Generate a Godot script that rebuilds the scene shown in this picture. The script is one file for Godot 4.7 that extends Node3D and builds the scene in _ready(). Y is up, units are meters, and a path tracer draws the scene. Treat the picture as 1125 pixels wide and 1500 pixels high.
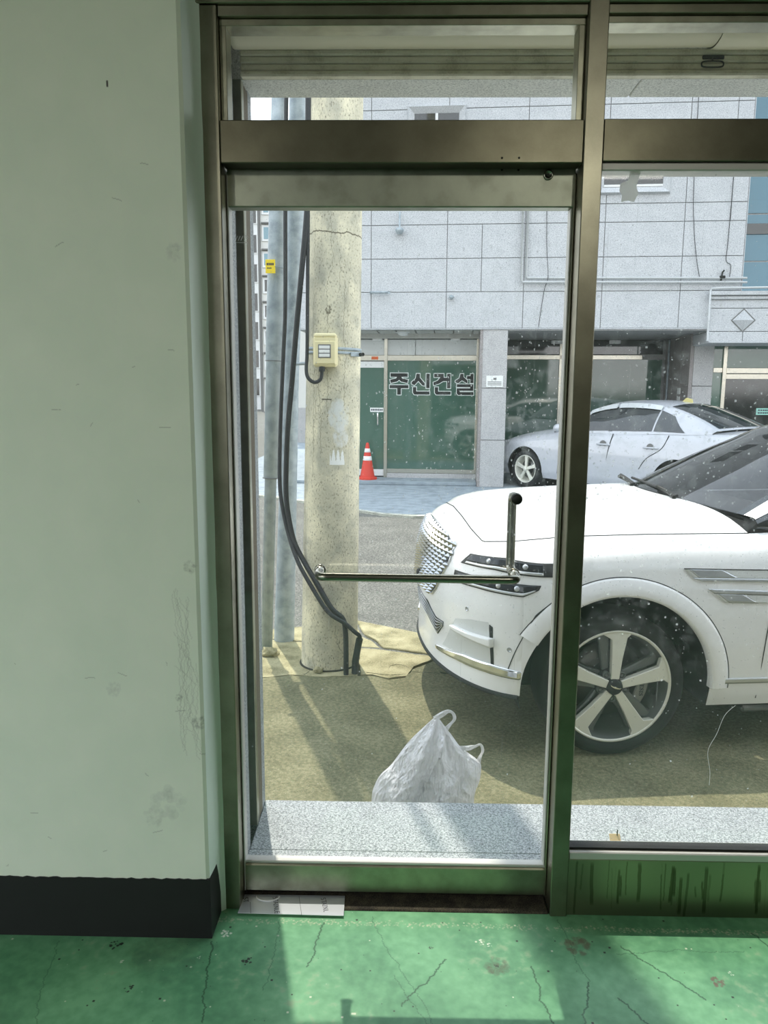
extends Node3D

const SKY := 1.6
const SUN := 1.35
const EXPOSURE := 1.0
const ADDED_LAMP := 0.7  # strength of the added ceiling tubes


func _ready() -> void:
	# camera
	var cam := Camera3D.new()
	cam.name = "camera"
	cam.fov = rad_to_deg(2.0 * atan(750.0 / 1100.0))
	cam.near = 0.05
	cam.far = 400.0
	cam.position = v3(0, 1.49, 1.975)
	cam.basis = Basis.from_euler(v3(deg_to_rad(-9.0), deg_to_rad(1.05), deg_to_rad(0.32)))
	add_child(cam)
	cam.current = true
	# sky and exposure
	var sky := Sky.new()
	var sm := ProceduralSkyMaterial.new()
	sm.sky_top_color = Color(0.83, 0.88, 0.93)
	sm.sky_horizon_color = Color(0.99, 0.99, 0.99)
	sm.sky_curve = 0.25
	sm.ground_horizon_color = Color(0.62, 0.62, 0.6)
	sm.ground_bottom_color = Color(0.4, 0.4, 0.38)
	sm.sky_energy_multiplier = SKY
	sm.ground_energy_multiplier = 1.0
	sky.sky_material = sm
	var env := Environment.new()
	env.background_mode = Environment.BG_SKY
	env.sky = sky
	env.tonemap_mode = Environment.TONE_MAPPER_LINEAR
	env.tonemap_exposure = EXPOSURE
	env.sdfgi_enabled = true
	env.ssao_enabled = true
	env.ssil_enabled = true
	var we := WorldEnvironment.new()
	we.name = "environment"
	we.environment = env
	add_child(we)
	# sun: high behind the building across the street, a little to the left
	var sun := DirectionalLight3D.new()
	sun.name = "sun"
	sun.light_color = Color(1.0, 0.97, 0.91)
	sun.light_energy = SUN
	sun.light_angular_distance = 0.53
	sun.shadow_enabled = true
	sun.sky_mode = DirectionalLight3D.SKY_MODE_LIGHT_ONLY
	sun.basis = Basis.looking_at(v3(0.25, -2.52, 1.0).normalized(), Vector3.UP)
	add_child(sun)

	make_materials()
	more_materials()
	car_materials()
	M.white_inset = mat(rgb(214, 217, 214), 0.35)
	M.chrome_rough = mat(rgb(206, 208, 206), 0.45, 0.8)
	M.yellow_dull = mat(rgb(196, 186, 120), 0.5)
	room()
	outer_shell()
	shopfront()
	grounds()
	office_building()
	white_suv()
	silver_sedan()
	poles()
	street_things()
	carrier_bag()
	small_things()

# ---------------------------------------------------------------- geometry helpers
class G:
	var st := SurfaceTool.new()
	func _init(smooth := false) -> void:
		st.begin(Mesh.PRIMITIVE_TRIANGLES)
		st.set_smooth_group(0 if smooth else -1)
	# corners counter-clockwise as seen from the front
	func tri(a: Vector3, b: Vector3, c: Vector3, ua := Vector2.ZERO, ub := Vector2.ZERO, uc := Vector2.ZERO) -> void:
		st.set_uv(ua); st.add_vertex(a)
		st.set_uv(uc); st.add_vertex(c)
		st.set_uv(ub); st.add_vertex(b)
	func quad(a: Vector3, b: Vector3, c: Vector3, d: Vector3, ua := Vector2.ZERO, ub := Vector2.ZERO, uc := Vector2.ZERO, ud := Vector2.ZERO) -> void:
		tri(a, b, c, ua, ub, uc)
		tri(a, c, d, ua, uc, ud)
	func fan_out(pts: Array, centre: Vector3) -> void:
		var n := Vector3.ZERO
		var m := Vector3.ZERO
		for i in pts.size():
			n += (pts[i] as Vector3).cross(pts[(i + 1) % pts.size()])
			m += pts[i]
		m /= pts.size()
		var flip: bool = n.dot(m - centre) < 0.0
		for i in range(1, pts.size() - 1):
			if flip:
				tri(pts[0], pts[i + 1], pts[i])
			else:
				tri(pts[0], pts[i], pts[i + 1])
	func box(c: Vector3, s: Vector3, b := 0.0, turn := Basis.IDENTITY) -> void:
		var h := s * 0.5
		b = minf(b, minf(h.x, minf(h.y, h.z)) * 0.9)
		if b <= 0.0:
			for ax in 3:
				for sg in [-1.0, 1.0]:
					var p := []
					for uv in [[-1, -1], [1, -1], [1, 1], [-1, 1]]:
						var v := Vector3.ZERO
						v[ax] = sg * h[ax]
						v[(ax + 1) % 3] = uv[0] * h[(ax + 1) % 3]
						v[(ax + 2) % 3] = uv[1] * h[(ax + 2) % 3]
						p.append(c + turn * v)
					fan_out(p, c)
			return
		var k := {}
		for sx in [-1, 1]:
			for sy in [-1, 1]:
				for sz in [-1, 1]:
					var sgn := Vector3(sx, sy, sz)
					for ax in 3:
						var v := Vector3.ZERO
						for j in 3:
							v[j] = sgn[j] * (h[j] if j == ax else h[j] - b)
						k[[sx, sy, sz, ax]] = c + turn * v
					fan_out([k[[sx, sy, sz, 0]], k[[sx, sy, sz, 1]], k[[sx, sy, sz, 2]]], c)
		for ax in 3:
			var a1 := (ax + 1) % 3
			var a2 := (ax + 2) % 3
			for sg in [-1, 1]:
				var p := []
				for uv in [[-1, -1], [1, -1], [1, 1], [-1, 1]]:
					var q := [0, 0, 0, ax]
					q[ax] = sg; q[a1] = uv[0]; q[a2] = uv[1]
					p.append(k[q])
				fan_out(p, c)
			for s1 in [-1, 1]:
				for s2 in [-1, 1]:
					var p := []
					for e in [[-1, a1], [1, a1], [1, a2], [-1, a2]]:
						var q := [0, 0, 0, e[1]]
						q[ax] = e[0]; q[a1] = s1; q[a2] = s2
						p.append(k[q])
					fan_out(p, c)
	# a box between two corners
	func cub(lo: Vector3, hi: Vector3, b := 0.0) -> void:
		box((lo + hi) * 0.5, (hi - lo).abs(), b)
	# outline in a plane (x right, y up, extruded backwards along -z of the frame)
	func prism(outline: PackedVector2Array, at: Transform3D, depth: float, bev := 0.0) -> void:
		var pl := outline
		if Geometry2D.is_polygon_clockwise(pl):
			pl.reverse()
		var front := pl
		if bev > 0.0:
			var off := Geometry2D.offset_polygon(pl, -bev, Geometry2D.JOIN_MITER)
			if off.size() == 1 and off[0].size() == pl.size():
				var best := 0
				for i in pl.size():
					if off[0][i].distance_to(pl[0]) < off[0][best].distance_to(pl[0]):
						best = i
				front = PackedVector2Array()
				for i in pl.size():
					front.append(off[0][(best + i) % pl.size()])
				if Geometry2D.is_polygon_clockwise(front):
					front = pl
		var ix := Geometry2D.triangulate_polygon(front)
		for t in range(0, ix.size(), 3):
			var a := front[ix[t]]; var b := front[ix[t + 1]]; var c := front[ix[t + 2]]
			if (b - a).cross(c - a) < 0.0:
				var w := b; b = c; c = w
			tri(at * Vector3(a.x, a.y, 0), at * Vector3(b.x, b.y, 0), at * Vector3(c.x, c.y, 0), a, b, c)
		ix = Geometry2D.triangulate_polygon(pl)
		for t in range(0, ix.size(), 3):
			var a := pl[ix[t]]; var b := pl[ix[t + 1]]; var c := pl[ix[t + 2]]
			if (b - a).cross(c - a) < 0.0:
				var w := b; b = c; c = w
			tri(at * Vector3(a.x, a.y, -depth), at * Vector3(c.x, c.y, -depth), at * Vector3(b.x, b.y, -depth))
		for i in pl.size():
			var j := (i + 1) % pl.size()
			var a := at * Vector3(pl[i].x, pl[i].y, -depth)
			var b := at * Vector3(pl[j].x, pl[j].y, -depth)
			var c := at * Vector3(pl[j].x, pl[j].y, -bev)
			var d := at * Vector3(pl[i].x, pl[i].y, -bev)
			quad(a, b, c, d)
			if bev > 0.0:
				quad(d, c, at * Vector3(front[j].x, front[j].y, 0), at * Vector3(front[i].x, front[i].y, 0))
	func tube(path: Array, radius: float, sides := 12, caps := true, radius_end := -1.0) -> void:
		var rings := []
		var up := Vector3.UP
		for i in path.size():
			var d: Vector3 = (path[mini(i + 1, path.size() - 1)] - path[maxi(i - 1, 0)]).normalized()
			if absf(d.dot(up)) > 0.95:
				up = Vector3.RIGHT if absf(d.x) < 0.9 else Vector3.BACK
			var s := d.cross(up).normalized()
			up = s.cross(d).normalized()
			var r := radius if radius_end < 0.0 else lerpf(radius, radius_end, float(i) / (path.size() - 1))
			var ring := []
			for k in sides:
				var an := TAU * k / sides
				ring.append(path[i] + (s * cos(an) + up * sin(an)) * r)
			rings.append(ring)
		for i in range(1, rings.size()):
			for k in sides:
				var l := (k + 1) % sides
				quad(rings[i - 1][k], rings[i - 1][l], rings[i][l], rings[i][k])
		if caps:
			fan_out(rings[0], path[1] if path.size() > 1 else path[0])
			fan_out(rings[-1], path[-2] if path.size() > 1 else path[0])
	# profile of (radius, height) from bottom to top round the y axis of the frame
	func lathe(profile: Array, at: Transform3D, segs := 32, from := 0.0, to := TAU) -> void:
		for i in range(1, profile.size()):
			for k in segs:
				var a0 := lerpf(from, to, float(k) / segs)
				var a1 := lerpf(from, to, float(k + 1) / segs)
				var p: Vector2 = profile[i - 1]
				var q: Vector2 = profile[i]
				quad(at * Vector3(p.x * cos(a1), p.y, p.x * sin(a1)), at * Vector3(p.x * cos(a0), p.y, p.x * sin(a0)), at * Vector3(q.x * cos(a0), q.y, q.x * sin(a0)), at * Vector3(q.x * cos(a1), q.y, q.x * sin(a1)),
					Vector2(float(k + 1) / segs, p.y), Vector2(float(k) / segs, p.y), Vector2(float(k) / segs, q.y), Vector2(float(k + 1) / segs, q.y))
	# rows of points; counter-clockwise when rows go up and columns go right as seen from the front
	func sheet(rows: Array, both := false) -> void:
		for i in range(1, rows.size()):
			var n: int = rows[i].size()
			for k in range(1, n):
				var u0 := float(k - 1) / (n - 1)
				var u1 := float(k) / (n - 1)
				var v0 := float(i - 1) / (rows.size() - 1)
				var v1 := float(i) / (rows.size() - 1)
				quad(rows[i - 1][k - 1], rows[i - 1][k], rows[i][k], rows[i][k - 1], Vector2(u0, v0), Vector2(u1, v0), Vector2(u1, v1), Vector2(u0, v1))
				if both:
					quad(rows[i - 1][k], rows[i - 1][k - 1], rows[i][k - 1], rows[i][k])
	func mesh() -> ArrayMesh:
		st.generate_normals()
		return st.commit()

func obj(called: String, g, m: Material, parent: Node = self) -> MeshInstance3D:
	var o := MeshInstance3D.new()
	o.name = called
	o.mesh = g.mesh() if g is G else g
	o.material_override = m
	parent.add_child(o, true)
	return o

func tag(o: Node, label: String, category: String, group := "") -> Node:
	o.set_meta("label", label)
	o.set_meta("category", category)
	if group:
		o.set_meta("group", group)
	return o

func thing(called: String, label: String, category: String, at := Vector3.ZERO, turn := 0.0, group := "") -> Node3D:
	var o := Node3D.new()
	o.name = called
	add_child(o, true)
	o.position = at
	o.rotation.y = turn
	tag(o, label, category, group)
	return o

func struct(called: String, label: String, g = null, m: Material = null) -> Node3D:
	var o: Node3D
	if g == null:
		o = Node3D.new()
		o.name = called
		add_child(o, true)
	else:
		o = obj(called, g, m)
	o.set_meta("kind", "structure")
	o.set_meta("label", label)
	return o

func boxes(list: Array, b := 0.0) -> G:
	var g := G.new()
	for e in list:
		g.cub(e[0], e[1], b)
	return g

func v3(x: float, y: float, z: float) -> Vector3:
	return Vector3(x, y, z)

# a smooth curve through points
func curve(pts: Array, n: int) -> Array:
	var out := []
	for i in n + 1:
		var f := float(i) / n * (pts.size() - 1)
		var k := mini(int(f), pts.size() - 2)
		var t := f - k
		var a = pts[maxi(k - 1, 0)]; var b = pts[k]; var c = pts[k + 1]; var d = pts[mini(k + 2, pts.size() - 1)]
		out.append(b + (c - a) * 0.5 * t + (a * 2.0 - b * 5.0 + c * 4.0 - d) * 0.5 * t * t + ((b - c) * 3.0 + d - a) * 0.5 * t * t * t)
	return out

# ---------------------------------------------------------------- materials and textures
func mat(c: Color, rough := 0.7, metal := 0.0, spec := 0.5) -> StandardMaterial3D:
	var m := StandardMaterial3D.new()
	m.albedo_color = c
	m.roughness = rough
	m.metallic = metal
	m.metallic_specular = spec
	return m

func rgb(r: float, g: float, b: float) -> Color:
	return Color(r / 255.0, g / 255.0, b / 255.0)

func noise(freq: float, s := 1, oct := 3) -> FastNoiseLite:
	var n := FastNoiseLite.new()
	n.seed = s
	n.frequency = freq
	n.fractal_octaves = oct
	n.noise_type = FastNoiseLite.TYPE_SIMPLEX_SMOOTH
	return n

func tex(im: Image) -> ImageTexture:
	im.generate_mipmaps()
	return ImageTexture.create_from_image(im)

# an image of a base colour with soft blotches and speckles
func speckled(size: int, s: int, stops: Array, grain: float, blotch: float, spots := 0, spot_colour := Color.WHITE) -> ImageTexture:
	var r := RandomNumberGenerator.new()
	r.seed = s
	var a: Image = noise(6.0 / size, s, 4).get_seamless_image(size, size)
	var b: Image = noise(90.0 / size, s + 1, 2).get_seamless_image(size, size)
	var im := Image.create(size, size, false, Image.FORMAT_RGB8)
	for y in size:
		for x in size:
			var f := 0.5 + (a.get_pixel(x, y).r - 0.5) * blotch + (b.get_pixel(x, y).r - 0.5) * grain + (r.randf() - 0.5) * grain
			f = clampf(f, 0.0, 0.999) * (stops.size() - 1)
			im.set_pixel(x, y, (stops[int(f)] as Color).lerp(stops[int(f) + 1], f - int(f)))
	for k in spots:
		var x := r.randi() % size
		var y := r.randi() % size
		for j in 1 + r.randi() % 3:
			im.set_pixel((x + r.randi() % 2) % size, (y + r.randi() % 2) % size, spot_colour)
	return tex(im)

func world_tri(m: StandardMaterial3D, t: Texture2D, per_metre: float, own := false) -> StandardMaterial3D:
	m.albedo_texture = t
	m.uv1_triplanar = true
	m.uv1_world_triplanar = not own
	m.uv1_scale = Vector3.ONE * per_metre
	return m

# a wandering line drawn into an image
func scratch(im: Image, from: Vector2, to: Vector2, c: Color, r: RandomNumberGenerator, wander := 6.0, wide := 1) -> void:
	var n := int(from.distance_to(to))
	var side := (to - from).orthogonal().normalized()
	var drift := 0.0
	for i in n:
		drift += r.randf_range(-1.0, 1.0) * wander * 0.12
		drift *= 0.985
		var p := from.lerp(to, float(i) / n) + side * drift
		for dx in wide:
			for dy in wide:
				var x := int(p.x) + dx
				var y := int(p.y) + dy
				if x >= 0 and y >= 0 and x < im.get_width() and y < im.get_height():
					im.set_pixel(x, y, im.get_pixel(x, y).lerp(c, c.a))

func blot(im: Image, at: Vector2, rad: float, c: Color, r: RandomNumberGenerator, n := 40) -> void:
	for i in n:
		var p := at + Vector2.from_angle(r.randf() * TAU) * rad * sqrt(r.randf())
		var q := rad * r.randf_range(0.08, 0.3)
		for y in range(maxi(0, int(p.y - q)), mini(im.get_height(), int(p.y + q) + 1)):
			for x in range(maxi(0, int(p.x - q)), mini(im.get_width(), int(p.x + q) + 1)):
				if Vector2(x, y).distance_to(p) <= q:
					im.set_pixel(x, y, im.get_pixel(x, y).lerp(Color(c, 1.0), c.a))

var M := {}

func floor_texture() -> ImageTexture:
	# one tile is 2.6 m: x -1.3..1.3 of the room, y from z 0 towards the back
	var s := 1400
	var r := RandomNumberGenerator.new()
	r.seed = 11
	var a: Image = noise(7.0 / s, 21, 5).get_seamless_image(s, s)
	var b: Image = noise(60.0 / s, 22, 4).get_seamless_image(s, s)
	var im := Image.create(s, s, false, Image.FORMAT_RGB8)
	var c0 := rgb(80, 140, 100)
	var c1 := rgb(122, 184, 136)
	var worn := rgb(150, 168, 134)
	for y in s:
		for x in s:
			var f := clampf(0.5 + (a.get_pixel(x, y).r - 0.5) * 1.1 + (b.get_pixel(x, y).r - 0.5) * 0.7, 0.0, 1.0)
			var c := c0.lerp(c1, f)
			var w := b.get_pixel(x, y).r * 0.6 + a.get_pixel((x + 500) % s, y).r * 0.4
			if w > 0.66:
				c = c.lerp(worn, clampf((w - 0.66) * 3.5, 0.0, 0.55))
			im.set_pixel(x, y, c)
	var k := s / 2.6
	var at := func(x: float, z: float) -> Vector2: return Vector2((x + 1.3) * k, z * k)
	for i in 420:
		var p := Vector2(r.randf() * s, r.randf() * s * 0.5)
		var l := 1 + r.randi() % 3
		var c := rgb(34, 52, 38) if r.randf() < 0.65 else rgb(205, 214, 190)
		for yy in l:
			for xx in l:
				im.set_pixel(mini(int(p.x) + xx, s - 1), int(p.y) + yy, c)
	# worn white edge where the threshold meets the paint
	var x0 := -0.62
	while x0 < 1.29:
		if r.randf() < 0.72 or x0 > 0.75:
			blot(im, at.call(x0, 0.05 + r.randf_range(-0.004, 0.004) + 0.008 * x0), 6.0, Color(rgb(208, 200, 172), 0.42), r, 4)
		x0 += 0.006
	for e in [[-0.06, 0.02, 0.1, 0.42], [0.1, 0.42, 0.0, 0.24], [-0.33, 0.05, -0.32, 0.3], [0.47, 0.02, 0.5, 0.25], [0.5, 0.25, 0.45, 0.45], [0.02, 0.34, 0.14, 0.18], [1.0, 0.06, 1.12, 0.3], [0.62, 0.12, 0.78, 0.3], [-0.92, 0.14, -0.85, 0.48], [-0.5, 0.13, -0.46, 0.4], [0.36, 0.2, 0.4, 0.44], [-0.2, 0.05, -0.22, 0.22], [0.56, 0.3, 0.63, 0.4], [0.6, 0.15, 0.95, 0.12]]:
		scratch(im, at.call(e[0], e[1]), at.call(e[2], e[3]), Color(rgb(40, 84, 56), 0.55), r, 9.0, 1 + r.randi() % 2)
	blot(im, at.call(0.5, 0.12), 18.0, Color(rgb(96, 96, 72), 0.3), r, 60)
	blot(im, at.call(0.83, 0.24), 9.0, Color(rgb(110, 92, 78), 0.5), r, 40)
	blot(im, at.call(0.27, 0.2), 16.0, Color(rgb(86, 92, 70), 0.22), r, 50)
	for e in [[0.24, 0.115, 6.0], [0.88, 0.21, 4.0], [-0.55, 0.11, 6.0], [-0.47, 0.1, 8.0], [0.26, 0.125, 4.0], [-0.72, 0.21, 3.0], [-0.52, 0.19, 3.0]]:
		blot(im, at.call(e[0], e[1]), e[2], Color(rgb(225, 228, 214), 0.9), r, 12)
	for e in [[-0.76, 0.15, 9.0], [-0.67, 0.3, 6.0], [-0.39, 0.2, 8.0], [0.1, 0.14, 3.0], [0.27, 0.2, 3.0]]:
		blot(im, at.call(e[0], e[1]), e[2], Color(rgb(24, 34, 26), 0.85), r, 12)
	blot(im, at.call(-0.6, 0.17), 60.0, Color(rgb(60, 84, 66), 0.04), r, 120)
	return tex(im)

func wall_texture() -> ImageTexture:
	# 1 m x 2.8 m of the pier, x from -1.5 to -0.5
	var w := 512
	var h := 1400
	var r := RandomNumberGenerator.new()
	r.seed = 5
	var a: Image = noise(5.0 / w, 31, 4).get_seamless_image(w, h)
	var im := Image.create(w, h, false, Image.FORMAT_RGB8)
	for y in h:
		for x in w:
			im.set_pixel(x, y, rgb(220, 231, 212).lerp(rgb(228, 236, 218), a.get_pixel(x, y).r))
	var at := func(x: float, y: float) -> Vector2: return Vector2((x + 1.5) * w, (2.8 - y) * h / 2.8)
	for e in [[-0.61, 0.4, 22.0, 0.02], [-0.65, 0.36, 14.0, 0.02], [-0.53, 1.05, 8.0, 0.05], [-0.54, 1.82, 10.0, 0.02], [-0.52, 0.63, 9.0, 0.06], [-0.57, 0.7, 5.0, 0.05], [-0.74, 0.72, 10.0, 0.02]]:
		blot(im, at.call(e[0], e[1]), e[2], Color(rgb(70, 78, 66), e[3]), r, 60)
	for i in 60:
		var p := Vector2(r.randf() * w, r.randf() * h)
		scratch(im, p, p + Vector2(r.randf_range(-16, 16), r.randf_range(-5, 5)), Color(rgb(92, 98, 86), 0.3), r, 3.0)
	for e in [[-1.09, 1.89], [-1.08, 1.89], [-1.06, 1.89], [-1.02, 1.895], [-0.68, 2.2]]:
		scratch(im, at.call(e[0], e[1]), at.call(e[0], e[1] - 0.012), Color(rgb(60, 62, 54), 0.8), r, 1.0, 2)
	for i in 26:
		scratch(im, at.call(-0.515 - r.randf() * 0.06, 0.5 + r.randf() * 0.5), at.call(-0.515 - r.randf() * 0.06, 0.5 + r.randf() * 0.5), Color(rgb(66, 72, 60), 0.12), r, 8.0)
	return tex(im)

func pole_texture() -> ImageTexture:
	# u round the pole, v 3.2 m of height
	var w := 512
	var h := 1024
	var r := RandomNumberGenerator.new()
	r.seed = 9
	var a: Image = noise(5.0 / w, 41, 5).get_seamless_image(w, h)
	var b: Image = noise(70.0 / w, 42, 3).get_seamless_image(w, h)
	var im := Image.create(w, h, false, Image.FORMAT_RGB8)
	for y in h:
		for x in w:
			var f := clampf(0.5 + (a.get_pixel(x, y).r - 0.5) * 1.3 + (b.get_pixel(x, y).r - 0.5) * 0.5, 0.0, 1.0)
			var c := rgb(192, 188, 166).lerp(rgb(232, 225, 196), f)
			c = c.lerp(rgb(150, 150, 138), clampf((a.get_pixel((x + 200) % w, (y + 100) % h).r - 0.5) * 1.6, 0.0, 0.5))
			c = c.lerp(rgb(112, 108, 92), clampf((b.get_pixel((x + 77) % w, y).r - 0.66) * 4.0, 0.0, 0.7))
			im.set_pixel(x, y, c)
	for i in 70:
		var x := r.randf() * w
		var y := r.randf() * h
		scratch(im, Vector2(x, y), Vector2(x + r.randf_range(-12, 12), y + r.randf_range(60, 260)), Color(rgb(84, 80, 66), r.randf_range(0.25, 0.8)), r, 14.0)
	for i in 900:
		var p := Vector2(r.randf() * (w - 4), r.randf() * (h - 8))
		for j in 2 + r.randi() % 4:
			im.set_pixel(int(p.x), int(p.y) + j, rgb(72, 70, 60))
	# band joint, remains of pasted bills and a torn white strip, facing the shop (u about 0.2..0.33)
	scratch(im, Vector2(0, h * 0.105), Vector2(w, h * 0.1), Color(rgb(96, 90, 74), 0.8), r, 6.0, 2)
	var py := func(y: float) -> float: return h * (1.0 - (y + 0.38) / 3.2)
	blot(im, Vector2(w * 0.20, py.call(1.36)), 30.0, Color(rgb(214, 218, 214), 0.3), r, 90)
	blot(im, Vector2(w * 0.185, py.call(1.22)), 22.0, Color(rgb(220, 222, 218), 0.35), r, 60)
	for i in 44:
		var x := w * 0.165 + i
		var top: float = py.call(1.045) - absf(sin(i * 0.24)) * 26.0 - r.randf() * 5.0
		for y in range(int(top), int(py.call(1.035))):
			im.set_pixel(int(x), y, rgb(236, 238, 234))
	for i in 30:
		im.set_pixel(int(w * 0.245) + i, int(py.call(1.46)), rgb(74, 70, 60))
		im.set_pixel(int(w * 0.245) + i, int(py.call(1.46)) + 1, rgb(74, 70, 60))
	blot(im, Vector2(w * 0.27, py.call(2.02)), 9.0, Color(rgb(104, 98, 80), 0.55), r, 30)
	return tex(im)

# dust, streaks and splashes on a window pane: white with alpha
func grime_texture(w: int, h: int, s: int, cloud_x: float, cloud_y: float) -> ImageTexture:
	var r := RandomNumberGenerator.new()
	r.seed = s
	var im := Image.create(w, h, false, Image.FORMAT_RGBA8)
	var a: Image = noise(5.0 / w, s, 4).get_seamless_image(w, h)
	var b: Image = noise(26.0 / w, s + 3, 4).get_seamless_image(w, h)
	for y in h:
		for x in w:
			var d := Vector2((float(x) / w - cloud_x) * 1.6, (float(y) / h - cloud_y) * 2.6).length()
			var f := maxf(0.0, b.get_pixel(x, y).r - 0.52) * 0.8 * clampf(0.85 - d, 0.0, 1.0) + maxf(0.0, a.get_pixel(x, y).r - 0.5) * 0.05 + 0.002
			im.set_pixel(x, y, Color(0.93, 0.96, 0.96, clampf(f, 0.0, 0.35)))
	for i in 9000:
		var p := Vector2(r.randf() * w, r.randf() * h)
		var d := Vector2((p.x / w - cloud_x) * 1.3, (p.y / h - cloud_y) * 2.2).length()
		if r.randf() > clampf(1.1 - d * 1.2, 0.1, 1.0):
			continue
		var l := 1 + (1 + r.randi() % 2 if r.randf() < 0.35 * clampf(1.2 - d * 1.4, 0.1, 1.0) else 0)
		for yy in l:
			for xx in l:
				im.set_pixel(mini(int(p.x) + xx, w - 1), mini(int(p.y) + yy, h - 1), Color(0.95, 0.97, 0.97, r.randf_range(0.15, 0.9)))
	for i in 26:
		var p := Vector2(r.randf() * w, r.randf() * h * 0.8)
		var l := r.randf_range(20.0, 110.0)
		for j in int(l):
			var y := int(p.y) + j
			if y < h:
				im.set_pixel(int(p.x), y, Color(0.93, 0.96, 0.96, 0.16))
	return tex(im)

func make_materials() -> void:
	var granite := speckled(512, 3, [rgb(112, 116, 120), rgb(178, 182, 184), rgb(204, 208, 209), rgb(224, 228, 228), rgb(248, 250, 249)], 1.1, 0.2, 5000, rgb(88, 90, 92))
	M.granite = world_tri(mat(rgb(194, 198, 200), 0.5), granite, 1.05)
	var pale := speckled(512, 4, [rgb(176, 178, 182), rgb(212, 214, 216), rgb(226, 228, 229), rgb(238, 240, 240), rgb(250, 251, 250)], 0.9, 0.2, 3000, rgb(150, 152, 156))
	M.granite_facade = world_tri(mat(rgb(216, 218, 219), 0.6), pale, 0.5)
	M.granite_dark = world_tri(mat(rgb(206, 204, 202), 0.6), pale, 0.5)
	var metal_t := speckled(512, 8, [rgb(196, 194, 182), rgb(214, 212, 200), rgb(228, 226, 212)], 0.14, 1.2)
	M.steel = world_tri(mat(rgb(186, 185, 174), 0.32, 1.0), metal_t, 1.3)
	M.steel_dark = world_tri(mat(rgb(178, 177, 165), 0.36, 1.0), metal_t, 1.1)
	M.steel_bar_shaded = world_tri(mat(rgb(132, 131, 118), 0.36, 1.0), metal_t, 1.1)  # darker copy of the frame steel: dark reflections put into the colour
	M.granite_brightened = world_tri(mat(Color.WHITE, 0.55), pale, 1.0)  # brighter granite copy: missing bounce light put into the lintel colour
	M.steel_rail = world_tri(mat(rgb(190, 192, 180), 0.36, 1.0), metal_t, 2.0)
	M.alu = mat(rgb(200, 202, 200), 0.35, 0.9)
	M.bead = mat(rgb(196, 196, 190), 0.5, 0.5)
	M.black_rubber = mat(rgb(22, 23, 22), 0.8)
	M.chrome = mat(rgb(225, 228, 230), 0.1, 1.0)
	M.handle = mat(rgb(150, 150, 138), 0.26, 1.0)
	M.cap_dark = mat(rgb(30, 32, 28), 0.5, 0.4)
	M.galv = world_tri(mat(rgb(232, 238, 240), 0.5, 0.12), speckled(256, 14, [rgb(140, 150, 156), rgb(178, 186, 190), rgb(204, 210, 212)], 0.35, 1.2), 1.5)
	M.cream = mat(rgb(244, 240, 218), 0.55)
	M.shutter = world_tri(mat(rgb(246, 245, 234), 0.5), speckled(256, 15, [rgb(190, 186, 168), rgb(236, 234, 222), rgb(246, 244, 234)], 0.3, 1.0), 1.6)
	M.white_plastic = mat(rgb(224, 226, 224), 0.5)
	M.paint_wall = mat(Color.WHITE, 0.75)
	M.paint_wall.albedo_texture = wall_texture()
	M.paint_lit_return = mat(rgb(228, 241, 230), 0.55)  # whiter copy of the wall paint: light on the return put into colour
	M.black_paint = world_tri(mat(rgb(13, 16, 15), 0.6), speckled(512, 17, [rgb(200, 200, 200), rgb(240, 240, 240), rgb(255, 255, 255)], 0.3, 0.8, 160, rgb(255, 255, 255)), 1.5)
	M.floor = mat(Color.WHITE, 0.42)
	M.floor.albedo_texture = floor_texture()
	M.threshold = world_tri(mat(rgb(92, 88, 76), 0.9), speckled(256, 18, [rgb(60, 56, 48), rgb(150, 146, 132), rgb(236, 230, 212)], 0.9, 0.8), 3.0)
	M.concrete = world_tri(mat(rgb(170, 167, 147), 0.9), speckled(1024, 19, [rgb(118, 118, 96), rgb(158, 158, 132), rgb(176, 175, 150), rgb(214, 212, 192)], 0.75, 0.6, 9000, rgb(226, 224, 206)), 0.36)
	M.slab = world_tri(mat(rgb(216, 212, 194), 0.95), speckled(512, 20, [rgb(140, 136, 110), rgb(190, 186, 158), rgb(214, 210, 186)], 0.5, 1.1, 900, rgb(120, 116, 94)), 0.7)
	M.dirt = mat(rgb(84, 80, 64), 1.0)
	M.asphalt = world_tri(mat(rgb(172, 172, 166), 0.9), speckled(512, 23, [rgb(104, 104, 102), rgb(142, 142, 138), rgb(158, 158, 154), rgb(206, 206, 200)], 0.95, 0.35, 3000, rgb(216, 216, 208)), 0.34)
	M.sidewalk = world_tri(mat(rgb(206, 214, 218), 0.9), speckled(512, 24, [rgb(150, 156, 160), rgb(180, 186, 190), rgb(200, 205, 208)], 0.4, 0.9), 0.6)
	M.kerb = world_tri(mat(rgb(232, 234, 226), 0.9), speckled(256, 25, [rgb(130, 130, 122), rgb(196, 196, 188), rgb(228, 228, 222)], 0.8, 1.0), 1.0)
	M.pole = mat(Color.WHITE, 0.92)
	M.pole.albedo_texture = pole_texture()
	M.cable = mat(rgb(40, 42, 44), 0.6)
	M.glass = mat(Color(0.85, 0.9, 0.9, 0.03), 0.02)
	M.glass.transparency = BaseMaterial3D.TRANSPARENCY_ALPHA
	M.glass.backlight_enabled = true
	M.glass.backlight = Color(0.04, 0.042, 0.042)
	M.ceiling = mat(rgb(112, 114, 106), 0.8)
	M.added_tube_glow = mat(Color.WHITE)
	M.added_tube_glow.emission_enabled = true
	M.added_tube_glow.emission = Color(1.0, 0.98, 0.93)
	M.added_tube_glow.emission_energy_multiplier = 3.0
	M.back = mat(rgb(92, 94, 86), 0.8)

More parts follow.
